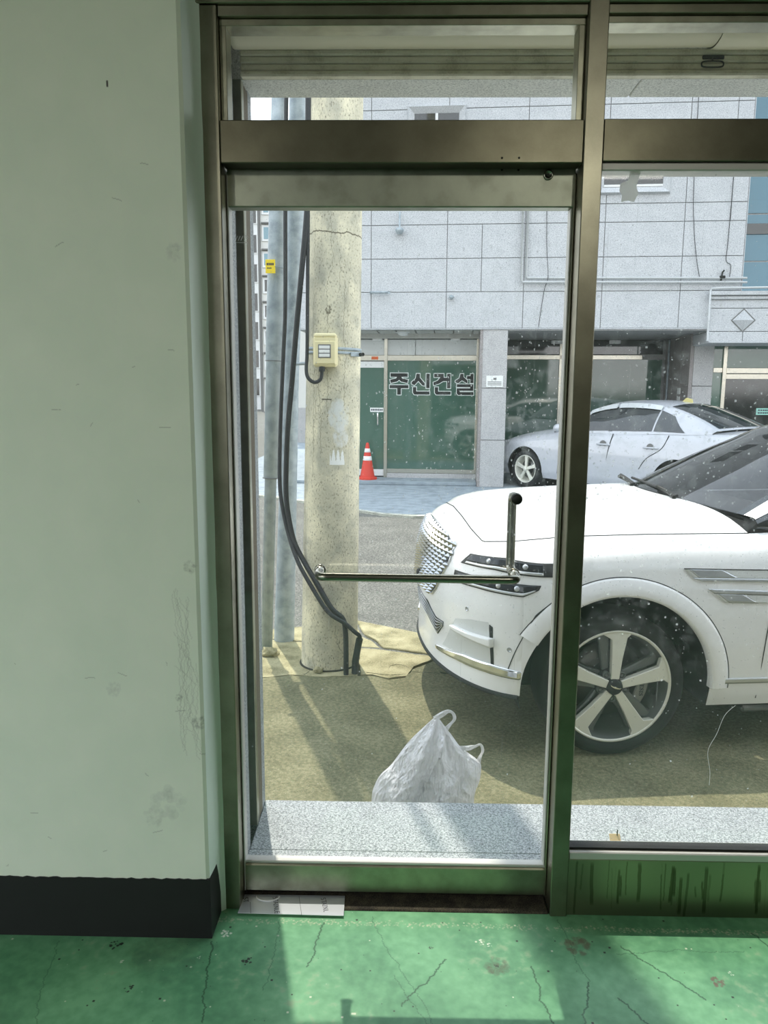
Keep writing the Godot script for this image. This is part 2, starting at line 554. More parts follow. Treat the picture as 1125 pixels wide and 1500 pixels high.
func grime(s: int, cx: float, cy: float, w := 768, h := 1024) -> StandardMaterial3D:
	var m := mat(Color.WHITE, 0.9)
	m.albedo_texture = grime_texture(w, h, s, cx, cy)
	m.transparency = BaseMaterial3D.TRANSPARENCY_ALPHA
	m.backlight_enabled = true
	m.backlight = Color(0.9, 0.9, 0.9)
	return m

func room() -> void:
	# floor: top at y 0, one texture tile 2.6 m
	var g := G.new()
	var uv := func(x: float, z: float) -> Vector2: return Vector2((x + 1.3) / 2.6, z / 2.6)
	g.quad(v3(-6.45, 0, 3.5), v3(3.4, 0, 3.5), v3(3.4, 0, -0.005), v3(-6.45, 0, -0.005), uv.call(-6.45, 3.5), uv.call(3.4, 3.5), uv.call(3.4, -0.005), uv.call(-6.45, -0.005))
	g.quad(v3(-6.45, 0, -0.005), v3(3.4, 0, -0.005), v3(3.4, -0.4, -0.005), v3(-6.45, -0.4, -0.005))
	g.quad(v3(-6.45, -0.4, 3.5), v3(3.4, -0.4, 3.5), v3(3.4, 0, 3.5), v3(-6.45, 0, 3.5))
	g.quad(v3(-6.45, -0.4, -0.005), v3(-6.45, -0.4, 3.5), v3(-6.45, 0, 3.5), v3(-6.45, 0, -0.005))
	g.quad(v3(3.4, -0.4, 3.5), v3(3.4, -0.4, -0.005), v3(3.4, 0, -0.005), v3(3.4, 0, 3.5))
	struct("floor", "worn green painted concrete floor with hairline cracks inside the doorway", g, M.floor)
	struct("threshold", "rough dark concrete strip under the glass door", boxes([[v3(-0.447, -0.4, -0.1), v3(0.447, 0.005, -0.002)]], 0.003), M.threshold)
	# pier on the left
	var z1 := 0.118
	var t := func(x: float, y: float) -> Vector2: return Vector2(x + 1.5, (2.8 - y) / 2.8)
	g = G.new()
	g.quad(v3(-6.45, 0, z1), v3(-0.514, 0, z1), v3(-0.514, 2.8, z1), v3(-6.45, 2.8, z1), t.call(-6.45, 0), t.call(-0.514, 0), t.call(-0.514, 2.8), t.call(-6.45, 2.8))
	g.quad(v3(-0.514, 0, z1), v3(-0.506, 0, z1 - 0.008), v3(-0.506, 2.8, z1 - 0.008), v3(-0.514, 2.8, z1), t.call(-0.514, 0), t.call(-0.506, 0), t.call(-0.506, 2.8), t.call(-0.514, 2.8))
	var w := struct("wall_left", "pale green painted pier wall left of the glass door with scuffs", g, M.paint_wall)
	var rt := G.new(true)
	var rows := []
	for i in 15:
		var y := 2.8 * i / 14.0
		rows.append([v3(-0.506, y, z1 - 0.008), v3(-0.506 + 0.004 * sin(i * 1.3), y, 0.06), v3(-0.503 + 0.004 * sin(i * 0.9), y, 0.012), v3(-0.49, y, 0.0005 + 0.002 * sin(i * 2.1))])
	rt.sheet(rows)
	obj("wall_return", rt, M.paint_lit_return, w)
	obj("wall_core", boxes([[v3(-6.45, -0.4, -0.1), v3(-0.516, 2.8, 0.108)], [v3(-6.45, -0.4, -0.54), v3(-0.535, 3.2, -0.1)]]), M.back, w)
	# black painted skirting with an uneven top edge
	var r := RandomNumberGenerator.new()
	r.seed = 3
	var pl := PackedVector2Array([Vector2(-0.5095, 0.0), Vector2(-0.5095, 0.178)])
	var x := -0.515
	while x > -1.6:
		pl.append(Vector2(x, 0.178 + r.randf_range(-0.0025, 0.0015)))
		x -= 0.012
	pl.append(Vector2(-6.45, 0.178)); pl.append(Vector2(-6.45, 0))
	g = G.new()
	g.prism(pl, Transform3D(Basis.IDENTITY, v3(0, 0, z1 + 0.003)), 0.01)
	var bb := struct("baseboard_left", "black painted skirting band at the foot of the pale green pier", g, M.black_paint)
	obj("skirting_return", boxes([[v3(-0.51, 0, 0.0), v3(-0.502, 0.176, z1 + 0.003)]]), M.black_paint, bb)
	# rest of the room, out of view
	struct("ceiling", "plain plaster ceiling above the shop floor", boxes([[v3(-6.5, 2.8, -0.1), v3(3.5, 2.95, 3.6)]]), M.ceiling)
	struct("wall_right", "plain side wall of the shop, out of view", boxes([[v3(3.4, -0.4, -0.56), v3(3.55, 2.8, 3.6)], [v3(2.5, -0.4, -0.56), v3(3.4, 2.8, -0.005)]]), M.back)
	struct("wall_back", "back wall of the shop with a wide opening added on one side to let in light", boxes([[v3(-6.5, 2.66, 3.4), v3(3.5, 2.8, 3.55)], [v3(-1.3, 0, 3.4), v3(3.5, 2.66, 3.55)]]), M.back)  # opening added so that sky light reaches the pier
	struct("wall_side", "plain wall at the far end of the shop, out of view", boxes([[v3(-6.6, -0.4, -0.56), v3(-6.45, 2.95, 3.6)]]), M.back)
	# two tube lights added under the ceiling, out of view, to brighten the room
	var k := 0
	for lx in [-1.6, 0.9]:
		var b := thing("added_tube_light", ["added unseen batten tube light on the ceiling over the pier side", "added unseen batten tube light on the ceiling over the window side"][k], "added light", v3(lx, 2.8, 2.55), 0.0, "added tube lights on the ceiling")
		obj("housing", boxes([[v3(-0.62, -0.05, -0.05), v3(0.62, 0.0, 0.05)]], 0.006), M.white_plastic, b)
		var tg := G.new(true)
		tg.tube([v3(-0.6, -0.075, 0), v3(0.6, -0.075, 0)], 0.014, 12)
		obj("added_tube", tg, M.added_tube_glow, b)
		var l := OmniLight3D.new()
		l.name = "added_tube_lamp"
		l.light_energy = ADDED_LAMP
		l.light_color = Color(1.0, 0.98, 0.93)
		l.light_size = 0.05
		l.omni_range = 14.0
		l.omni_attenuation = 2.0
		l.shadow_enabled = true
		b.add_child(l)
		l.position = v3(0, -0.11, 0)
		k += 1

func shopfront() -> void:
	var f := struct("trim_1", "smudged stainless steel shopfront frame around the glass door")
	obj("jamb", boxes([[v3(-0.502, 0, -0.1), v3(-0.4485, 2.415, 0.0)]], 0.002), M.steel_dark, f)
	obj("mullion", boxes([[v3(0.449, 0, -0.1), v3(0.4965, 2.42, 0.008)]], 0.002), M.steel_dark, f)
	obj("header_bar", boxes([[v3(-0.447, 2.053, -0.05), v3(0.4485, 2.153, 0.004)]], 0.002), M.steel_bar_shaded, f)
	obj("header_bar", boxes([[v3(0.497, 2.057, -0.1), v3(2.5, 2.155, 0.004)]], 0.002), M.steel_bar_shaded, f)
	obj("transom_ledge", boxes([[v3(-0.447, 2.066, -0.1), v3(0.4485, 2.15, -0.0505)]], 0.002), M.steel_dark, f)
	obj("top_bar", boxes([[v3(-0.502, 2.416, -0.1), v3(2.5, 2.8, 0.006)]], 0.002), M.steel_dark, f)
	obj("top_bead", boxes([[v3(-0.447, 2.392, -0.09), v3(0.448, 2.4155, -0.006)]], 0.001), M.steel, f)
	obj("top_bead", boxes([[v3(0.497, 2.396, -0.09), v3(2.5, 2.4155, -0.006)]], 0.001), M.steel, f)
	obj("transom_frame", boxes([[v3(-0.447, 2.376, -0.075), v3(0.448, 2.3915, -0.02)], [v3(-0.447, 2.154, -0.075), v3(-0.431, 2.376, -0.02)], [v3(0.432, 2.154, -0.075), v3(0.448, 2.376, -0.02)]], 0.001), M.steel_rail, f)
	obj("transom_frame", boxes([[v3(0.497, 2.38, -0.075), v3(2.5, 2.3955, -0.02)]], 0.001), M.steel_rail, f)
	obj("mullion", boxes([[v3(2.45, 0, -0.1), v3(2.5, 2.42, 0.008)]], 0.002), M.steel_dark, f)
	obj("glazing_bead", boxes([[v3(0.497, 2.037, -0.06), v3(2.45, 2.0565, -0.004)]], 0.003), M.bead, f)
	obj("sill_bead", boxes([[v3(0.497, 0.1765, -0.06), v3(2.45, 0.2, 0.002)]], 0.003), M.bead, f)
	obj("gasket", boxes([[v3(0.497, 0.2, -0.045), v3(2.45, 0.207, -0.012)]]), M.cap_dark, f)
	obj("kick_panel", boxes([[v3(0.497, 0.0, -0.09), v3(2.45, 0.176, -0.001)]], 0.001), M.kick, f)
	for x in [0.25, 0.292]:
		var s := G.new(true)
		s.lathe([Vector2(0.0028, 0), Vector2(0.0026, 0.0012), Vector2(0.0, 0.0016)], Transform3D(Basis(Vector3.RIGHT, PI / 2), v3(x, 2.0645, 0.004)), 10)
		obj("screw", s, M.cap_dark, f)
	# panes
	var p := struct("window_1", "clear transom pane above the glass door under the shutter housing", boxes([[v3(-0.434, 2.15, -0.05), v3(0.435, 2.379, -0.044)]]), M.glass)
	p = struct("window_2", "large fixed dusty shop window right of the door mullion", boxes([[v3(0.497, 0.19, -0.032), v3(2.45, 2.045, -0.026)]]), M.glass)
	var g := G.new()
	g.quad(v3(0.498, 0.2, -0.0335), v3(1.9, 0.2, -0.0335), v3(1.9, 2.04, -0.0335), v3(0.498, 2.04, -0.0335), Vector2(0, 1), Vector2(1, 1), Vector2(1, 0), Vector2(0, 0))
	obj("dust_film", g, grime(63, 0.1, 0.42), p)
	var pl := PackedVector2Array([Vector2(0.552, 2.012), Vector2(0.57, 2.02), Vector2(0.574, 2.036), Vector2(0.6, 2.037), Vector2(0.592, 2.006), Vector2(0.598, 1.99), Vector2(0.588, 1.968), Vector2(0.572, 1.972), Vector2(0.556, 1.968), Vector2(0.558, 1.985), Vector2(0.55, 1.995)])
	g = G.new()
	g.prism(pl, Transform3D(Basis.IDENTITY, v3(0, 0, -0.0252)), 0.0006)
	obj("tape_residue", g, M.tape, p).set_meta("label", "white scrap of old tape left on the pane")
	g = G.new(true)
	g.tube(curve([v3(0.946, 0.637, -0.0245), v3(0.918, 0.607, -0.0245), v3(0.9, 0.552, -0.0245), v3(0.879, 0.5, -0.0245), v3(0.889, 0.439, -0.0245), v3(0.89, 0.397, -0.0245)], 24), 0.0004, 6)
	obj("cobweb_strand", g, M.tape, p)
	struct("window_3", "clear upper pane right of the mullion above the header bar", boxes([[v3(0.497, 2.15, -0.05), v3(2.45, 2.385, -0.044)]]), M.glass)
	# the door leaf
	var d := struct("door_1", "glass shop door with stainless rails and an L shaped handle")
	d.position.z = -0.045
	obj("top_rail", boxes([[v3(-0.4455, 1.962, -0.052), v3(0.4465, 2.058, -0.009)]], 0.003), M.rail_grey, d)
	obj("bottom_rail", boxes([[v3(-0.4455, 0.02, -0.05), v3(0.4465, 0.108, -0.009)]], 0.004), M.steel_rail, d)
	obj("added_light_stop", boxes([[v3(-0.437, 0.009, -0.048), v3(0.437, 0.022, -0.04)]]), M.black_rubber, d)  # strip added to block sunlight leaking under the door
	obj("rail_bead", boxes([[v3(-0.446, 0.108, -0.042), v3(0.446, 0.117, -0.014)]], 0.002), M.bead, d)
	obj("stile", boxes([[v3(-0.4475, 0.02, -0.05), v3(-0.443, 2.045, -0.008)]], 0.003), M.bead, d)
	obj("stile", boxes([[v3(0.438, 0.108, -0.05), v3(0.4425, 1.962, -0.014)]], 0.002), M.bead, d)
	obj("stile", boxes([[v3(0.4425, 0.02, -0.05), v3(0.4485, 2.045, -0.008)]], 0.003), M.steel_rail, d)
	obj("glass_pane", boxes([[v3(-0.4435, 0.105, -0.034), v3(0.4395, 1.965, -0.026)]]), M.glass, d)
	g = G.new()
	g.quad(v3(-0.4425, 0.11, -0.0352), v3(0.438, 0.11, -0.0352), v3(0.438, 1.96, -0.0352), v3(-0.4425, 1.96, -0.0352), Vector2(0, 1), Vector2(1, 1), Vector2(1, 0), Vector2(0, 0))
	obj("dust_film", g, grime(61, 0.86, 0.3), d)
	# etched maker's mark near the top of the hinge side: slanted strokes over a line
	g = G.new()
	for i in 4:
		var x := -0.4275 + i * 0.007
		g.box(v3(x, 1.888, -0.0254), v3(0.0016, 0.013, 0.0006), 0.0, Basis(Vector3.BACK, -0.45 if i < 3 else 0.0))
	g.box(v3(-0.401, 1.893, -0.0254), v3(0.006, 0.0014, 0.0006))
	g.box(v3(-0.401, 1.888, -0.0254), v3(0.005, 0.0014, 0.0006))
	g.box(v3(-0.414, 1.877, -0.0254), v3(0.03, 0.001, 0.0006))
	var em := obj("etched_mark", g, M.white_plastic, d)
	em.set_meta("kind", "stuff")
	# lock
	g = G.new(true)
	var face := Basis(Vector3.RIGHT, PI / 2)
	g.lathe([Vector2(0.0125, 0), Vector2(0.0125, 0.003), Vector2(0.011, 0.005), Vector2(0.0085, 0.005), Vector2(0.008, 0.0035), Vector2(0, 0.0035)], Transform3D(face, v3(0.376, 2.04, -0.009)), 24)
	var lk := obj("lock_cylinder", g, M.handle, d)
	obj("keyway", boxes([[v3(0.369, 2.0385, -0.006), v3(0.383, 2.0415, -0.0048)]], 0.0005), M.black_rubber, lk)
	for x in [0.258, 0.3]:
		var s := G.new(true)
		s.lathe([Vector2(0.0028, 0), Vector2(0.0026, 0.0012), Vector2(0.0, 0.0016)], Transform3D(face, v3(x, 2.0525, -0.009)), 10)
		obj("screw", s, M.cap_dark, d)
	# inside push bar and outside pull
	g = G.new(true)
	var zb := 0.035
	var path := [v3(-0.215, 1.001, -0.024)]
	path += curve([v3(-0.215, 0.999, zb - 0.03), v3(-0.212, 0.997, zb - 0.008), v3(-0.201, 0.996, zb), v3(-0.175, 0.996, zb)], 10)
	path += [v3(0.297, 0.9925, zb)]
	path += curve([v3(0.299, 0.9925, zb), v3(0.315, 0.9925, zb - 0.002), v3(0.3235, 0.9925, zb - 0.012), v3(0.325, 0.994, zb - 0.03)], 10)
	path += [v3(0.325, 0.995, -0.024)]
	g.tube(path, 0.0122, 18)
	var h := obj("push_bar", g, M.handle, d)
	g = G.new(true)
	for c in [v3(-0.215, 1.001, 0), v3(0.325, 0.995, 0), v3(0.325, 1.206, 0)]:
		g = G.new(true)
		g.lathe([Vector2(0.016, 0), Vector2(0.016, 0.003), Vector2(0.0135, 0.005), Vector2(0.0, 0.005)], Transform3D(face, v3(c.x, c.y, -0.026)), 24)
		obj("flange", g, M.handle, h)
	g = G.new(true)
	g.lathe([Vector2(0.0145, 0), Vector2(0.0145, 0.012), Vector2(0.0125, 0.014), Vector2(0.0, 0.014)], Transform3D(face, v3(0.325, 1.206, -0.022)), 24)
	obj("end_cap", g, M.cap_dark, h).set_meta("label", "round dark cap of the outside pull")
	g = G.new(true)
	path = [v3(0.325, 1.206, -0.03)]
	path += curve([v3(0.325, 1.206, -0.06), v3(0.325, 1.204, -0.082), v3(0.325, 1.192, -0.093), v3(0.325, 1.174, -0.095)], 10)
	path += [v3(0.325, 1.019, -0.095)]
	path += curve([v3(0.325, 1.017, -0.095), v3(0.325, 1.001, -0.092), v3(0.325, 0.995, -0.08), v3(0.325, 0.995, -0.06)], 10)
	path += [v3(0.325, 0.995, -0.03)]
	g.tube(path, 0.0125, 18)
	obj("pull_bar", g, M.handle, d)

func outer_shell() -> void:
	var s := struct("doorstep", "speckled grey granite doorstep outside the glass door")
	obj("step_slab", boxes([[v3(-0.475, -0.42, -0.262), v3(2.5, 0.02, -0.102)]], 0.003), M.granite, s)
	obj("step_slab", boxes([[v3(-0.475, -0.42, -0.567), v3(2.5, 0.018, -0.2635)]], 0.004), M.granite, s)
	var w := struct("wall_outer", "speckled grey granite reveal and outer face beside the door")
	obj("reveal_slab", boxes([[v3(-0.53, -0.42, -0.29), v3(-0.475, 2.42, -0.1)]], 0.002), M.granite, w)
	obj("reveal_slab", boxes([[v3(-0.53, -0.42, -0.567), v3(-0.475, 2.42, -0.506)]], 0.003), M.granite, w)
	obj("facing_slab", boxes([[v3(-6.6, -0.42, -0.567), v3(-0.531, 3.3, -0.54)]], 0.002), M.granite, w)
	var l := struct("wall_front", "granite lintel over the shopfront with a plain soffit")
	obj("lintel_slab", boxes([[v3(-0.53, 2.409, -0.567), v3(0.71, 3.3, -0.425)]], 0.003), M.granite_brightened, l)
	obj("lintel_slab", boxes([[v3(0.7125, 2.409, -0.567), v3(2.5, 3.3, -0.425)]], 0.003), M.granite_brightened, l)
	obj("housing_shell", boxes([[v3(-0.53, 2.72, -0.425), v3(2.5, 3.3, -0.1)], [v3(-6.6, 3.2, -0.54), v3(3.55, 3.3, 3.6)]]), M.back, l)
	# shutter rail in the slot of the reveal
	var t := thing("shutter_guide", "upright metal guide channel for the roller shutter in the granite reveal", "shutter guide", v3(-0.475, 0.02, -0.35))
	obj("channel", boxes([[v3(-0.05, 0, -0.15), v3(-0.04, 2.38, 0.055)], [v3(-0.05, 0, 0.05), v3(-0.001, 2.38, 0.055)]]), M.black_rubber, t)
	obj("guide_lip", boxes([[v3(-0.03, 0.0, -0.152), v3(0.002, 2.38, -0.085)]], 0.002), M.rust, t)
	obj("guide_lip", boxes([[v3(-0.03, 0.0, -0.08), v3(0.004, 2.38, -0.045)]], 0.002), M.steel_rail, t)
	# roller shutter above
	t = thing("roller_shutter", "rolled up cream metal shutter above the transom with its bottom bar", "shutter", v3(0, 2.36, -0.3))
	var g := G.new(true)
	var along := Transform3D(Basis(Vector3.BACK, -PI / 2), v3(-0.46, 0.165, 0.08))
	g.lathe([Vector2(0.0, 0.0), Vector2(0.11, 0.0), Vector2(0.111, 0.02), Vector2(0.11, 0.5), Vector2(0.1105, 1.1), Vector2(0.108, 1.3)], along, 40)
	g.lathe([Vector2(0.112, 1.3), Vector2(0.114, 1.32), Vector2(0.113, 2.0), Vector2(0.113, 2.9), Vector2(0.0, 2.9)], along, 40)
	obj("shutter_roll", g, M.cream, t)
	for e in [[0.004, 0.018, 0.006], [0.0185, 0.038, 0.0], [0.0385, 0.056, 0.004], [0.0565, 0.072, 0.008]]:
		obj("slat", boxes([[v3(-0.452, e[0], -0.012), v3(2.4, e[1], 0.012 + e[2])]], 0.004), M.shutter, t)
	g = G.new(true)
	var loop := []
	for i in 25:
		var a := TAU * i / 24
		loop.append(v3(0.857 + 0.03 * signf(cos(a)) * pow(absf(cos(a)), 0.5), 0.03 + 0.008 * signf(sin(a)) * pow(absf(sin(a)), 0.6), 0.022))
	g.tube(loop, 0.0022, 8, false)
	g.tube([v3(0.857, 0.04, 0.02), v3(0.857, 0.05, 0.018)], 0.002, 8)
	obj("pull_ring", g, M.cap_dark, t)
	obj("lock_slot", boxes([[v3(0.83, 0.044, 0.012), v3(0.89, 0.055, 0.019)]], 0.002), M.cap_dark, t)

func small_things() -> void:
	# steel offcut lying against the foot of the door
	var o := thing("steel_sheet", "thin bright stainless steel offcut lying at the foot of the door", "metal sheet", v3(-0.3, 0.0, -0.01), 0.0)
	var g := G.new()
	g.prism(PackedVector2Array([Vector2(-0.151, -0.036), Vector2(0.155, -0.04), Vector2(0.153, 0.045), Vector2(-0.147, 0.043)]), Transform3D(Basis(Vector3.RIGHT, -PI / 2 + 0.02), v3(0, 0.0085, 0)), 0.0016, 0.0003)
	var sh := obj("sheet", g, M.sheet, o)
	var flat := Basis(Vector3.RIGHT, -PI / 2 + 0.02)
	for e in [[-0.055, -0.034, -1.32, "STAINLE"], [0.088, -0.034, -1.32, "STAINL"], [-0.142, -0.03, -1.32, "ST"]]:
		var tm := TextMesh.new()
		tm.text = e[3]
		tm.font = M.font
		tm.font_size = 16
		tm.pixel_size = 0.0012
		tm.depth = 0.0003
		tm.curve_step = 4.0
		tm.horizontal_alignment = HORIZONTAL_ALIGNMENT_LEFT
		var tx := obj("printed_word", tm, M.ink, sh)
		tx.transform = Transform3D(flat * Basis(Vector3.BACK, e[2]), v3(e[0], 0.0092, e[1]))
	g = G.new()
	g.box(v3(0.025, 0.0091, 0.0), v3(0.0009, 0.0003, 0.09), 0.0, Basis(Vector3.UP, 0.22))
	g.box(v3(-0.118, 0.0095, 0.015), v3(0.0009, 0.0003, 0.05), 0.0, Basis(Vector3.UP, 0.22))
	obj("scored_line", g, M.ink, sh).set_meta("kind", "stuff")
	g = G.new(true)
	var arc := []
	for i in 17:
		var a := PI * (1.0 + i / 16.0)
		arc.append(v3(-0.075 + 0.033 * cos(a), 0.01, -0.034 - 0.019 * sin(a)))
	g.tube(arc, 0.0026, 8)
	obj("wire_hoop", g, M.white_plastic, sh)
	# folded scrap lying on the step outside the window
	o = thing("cardboard_scrap", "small folded tan cardboard scrap on the granite step outside the window", "cardboard", v3(0.73, 0.02, -0.315))
	g = G.new()
	g.box(v3(-0.03, 0.006, 0.006), v3(0.03, 0.003, 0.02), 0.001, Basis(Vector3.BACK, -0.25))
	g.box(v3(0.0, 0.005, 0.003), v3(0.034, 0.004, 0.028), 0.001, Basis(Vector3.BACK, 0.1))
	obj("flap", g, M.card, o)
	g = G.new()
	g.box(v3(0.03, 0.004, 0.005), v3(0.036, 0.003, 0.02), 0.001, Basis(Vector3.BACK, 0.12) * Basis(Vector3.UP, 0.2))
	obj("flap", g, M.card, o)
	g = G.new()
	g.box(v3(0.0, 0.018, -0.016), v3(0.036, 0.003, 0.024), 0.001, Basis(Vector3.RIGHT, 0.8))
	obj("flap", g, M.card, o)
	g = G.new(true)
	g.tube([v3(0.008, 0.02, -0.02), v3(0.009, 0.042, -0.022)], 0.002, 8)
	obj("pin", g, M.cap_dark, o)
	# stones
	for e in [[v3(-0.915, -0.365, -3.2), 0.05, "pale broken stone at the foot of the two steel poles", 4], [v3(-0.53, -0.365, -2.87), 0.026, "small pebble on the pavement in front of the concrete pole", 5]]:
		var b := obj("stone", pebble(e[1], e[3]), M.slab)
		b.position = e[0]
		tag(b, e[2], "stone")
	var k := 0
	for e in [[-0.41, -1.0, 0.02, "dry leaf crumb by the doorstep edge, leftmost of the row"], [-0.33, -1.03, 0.026, "dark dry leaf crumb by the doorstep edge, second of the row"], [-0.24, -1.02, 0.02, "dry leaf crumb nearest the white carrier bag on its left"], [0.41, -1.0, 0.024, "dark dry leaf crumb just right of the white carrier bag"]]:
		g = G.new(true)
		var rows := []
		for i in 5:
			var row := []
			for j in 5:
				var u := j / 4.0 - 0.5
				var v := i / 4.0 - 0.5
				row.append(v3(u * e[2] * 2.2, 0.006 + e[2] * (0.5 * absf(v) + 0.4 * u * u * 4.0) , v * e[2] * 1.6 * (1.0 - absf(u))))
			rows.append(row)
		g.sheet(rows, true)
		var leaf := obj("dry_leaf", g, M.card_dark)
		leaf.position = v3(e[0], -0.38, e[1])
		leaf.rotation.y = k * 1.1
		tag(leaf, e[3], "leaf", "dry leaves along the doorstep")
		k += 1

func pebble(r: float, s: int) -> G:
	var g := G.new(true)
	var n := noise(1.1, s, 2)
	var rows := []
	for i in 13:
		var row := []
		var a := PI * (i / 12.0 - 0.5)
		for j in 21:
			var b := -TAU * j / 20.0
			var d := v3(cos(a) * cos(b), sin(a), cos(a) * sin(b))
			row.append(d * r * (1.0 + 0.55 * n.get_noise_3dv(d * 1.2)) * v3(1.2, 0.75, 1.0))
		rows.append(row)
	g.sheet(rows)
	return g

func carrier_bag() -> void:
	var o := thing("carrier_bag", "crumpled translucent white plastic carrier bag standing by the doorstep", "bag", v3(0.12, -0.38, -1.03))
	var z0 := 0.0
	var off := v3(-0.12, 0.38, 0.0)
	var left := curve([Vector2(-0.075, -0.375), Vector2(-0.1, -0.3), Vector2(-0.1, -0.219), Vector2(-0.087, -0.172), Vector2(-0.064, -0.129), Vector2(-0.019, -0.082), Vector2(0.049, 0.016), Vector2(0.11, 0.083), Vector2(0.169, 0.141)], 44)
	var right := curve([Vector2(0.325, -0.375), Vector2(0.335, -0.31), Vector2(0.343, -0.202), Vector2(0.359, -0.153), Vector2(0.366, -0.104), Vector2(0.357, -0.061), Vector2(0.282, -0.002), Vector2(0.235, 0.061), Vector2(0.19, 0.12)], 44)
	var n1 := noise(9.0, 71, 3)
	var n2 := noise(26.0, 72, 3)
	var rows := []
	for i in 45:
		var t := i / 44.0
		var row := []
		var l: Vector2 = left[i]
		var r: Vector2 = right[i]
		var deep := 0.11 * (1.0 - pow(t, 1.6)) + 0.014
		for k in 73:
			var a := PI - TAU * k / 72.0    # front first: left, front, right, back
			var u := 0.5 + 0.5 * cos(a)
			var p := l.lerp(r, u)
			var d := -sin(a - PI) if false else sin(PI * u) ** 0.55 * deep * (1.0 if k <= 36 else -1.0)
			# long folds that run from the handle down, and fine crinkles
			var wide := r.x - l.x
			var fold := sin((u * 7.0 + t * 1.5) * 2.6 + 1.1 * sin(t * 4.0)) * 0.02 + maxf(0.0, 1.0 - absf((p.x - (0.2 - (0.058 - p.y) * 0.36)) / 0.012)) * 0.035
			var crk := n1.get_noise_3d(p.x, p.y * 0.5, k * 0.002) * 0.05 + (0.5 - absf(n2.get_noise_3d(p.x * 0.8, p.y * 0.5, k * 0.004))) * 0.03
			d += (fold + crk) * (1.0 if k <= 36 else -0.6) * clampf(wide * 8.0, 0.1, 1.0) * sin(PI * u)
			row.append(v3(p.x, p.y, z0 + d) + off)
		rows.append(row)
	var g := G.new(true)
	g.sheet(rows)
	var body := obj("bag_body", g, M.bag, o)
	for hp in [[[Vector2(0.162, 0.13), Vector2(0.194, 0.153), Vector2(0.222, 0.162), Vector2(0.243, 0.152), Vector2(0.247, 0.132), Vector2(0.23, 0.104), Vector2(0.212, 0.078), Vector2(0.198, 0.062)], 0.019], [[Vector2(0.275, 0.0), Vector2(0.31, 0.004), Vector2(0.338, 0.006), Vector2(0.362, 0.014), Vector2(0.37, -0.008), Vector2(0.363, -0.034), Vector2(0.355, -0.062), Vector2(0.345, -0.085)], 0.017]]:
		g = G.new(true)
		var c := curve(hp[0], 40)
		var strip := []
		for i in c.size():
			var q: Vector2 = c[i]
			var nx: Vector2 = c[mini(i + 1, c.size() - 1)]
			var pv: Vector2 = c[maxi(i - 1, 0)]
			var side := (nx - pv).normalized().orthogonal()
			var wv: float = hp[1] * (0.75 + 0.35 * absf(i / 20.0 - 1.0))
			var row := []
			for j in 7:
				var v := j / 6.0 - 0.5
				row.append(v3(q.x + side.x * v * wv, q.y + side.y * v * wv, z0 + 0.006 * cos(v * 9.0 + i * 0.3) + 0.008 * sin(i * 0.35)) + off)
			strip.append(row)
		g.sheet(strip)
		obj("bag_handle", g, M.bag, o)
	# what is inside shows through as a grey shape
	g = G.new(true)
	rows = []
	for i in 11:
		var row := []
		var a := PI * (i / 10.0 - 0.5)
		for j in 25:
			var b := -TAU * j / 24.0
			var d := v3(cos(a) * cos(b) * 0.15, sin(a) * 0.09, cos(a) * sin(b) * 0.06)
			row.append(v3(-0.02, 0.1, 0.0) + d * (1.0 + 0.3 * n1.get_noise_3dv(d * 2.0)))
		rows.append(row)
	g.sheet(rows)
	obj("bag_contents", g, M.bag_inside, o)

const GY := -0.38

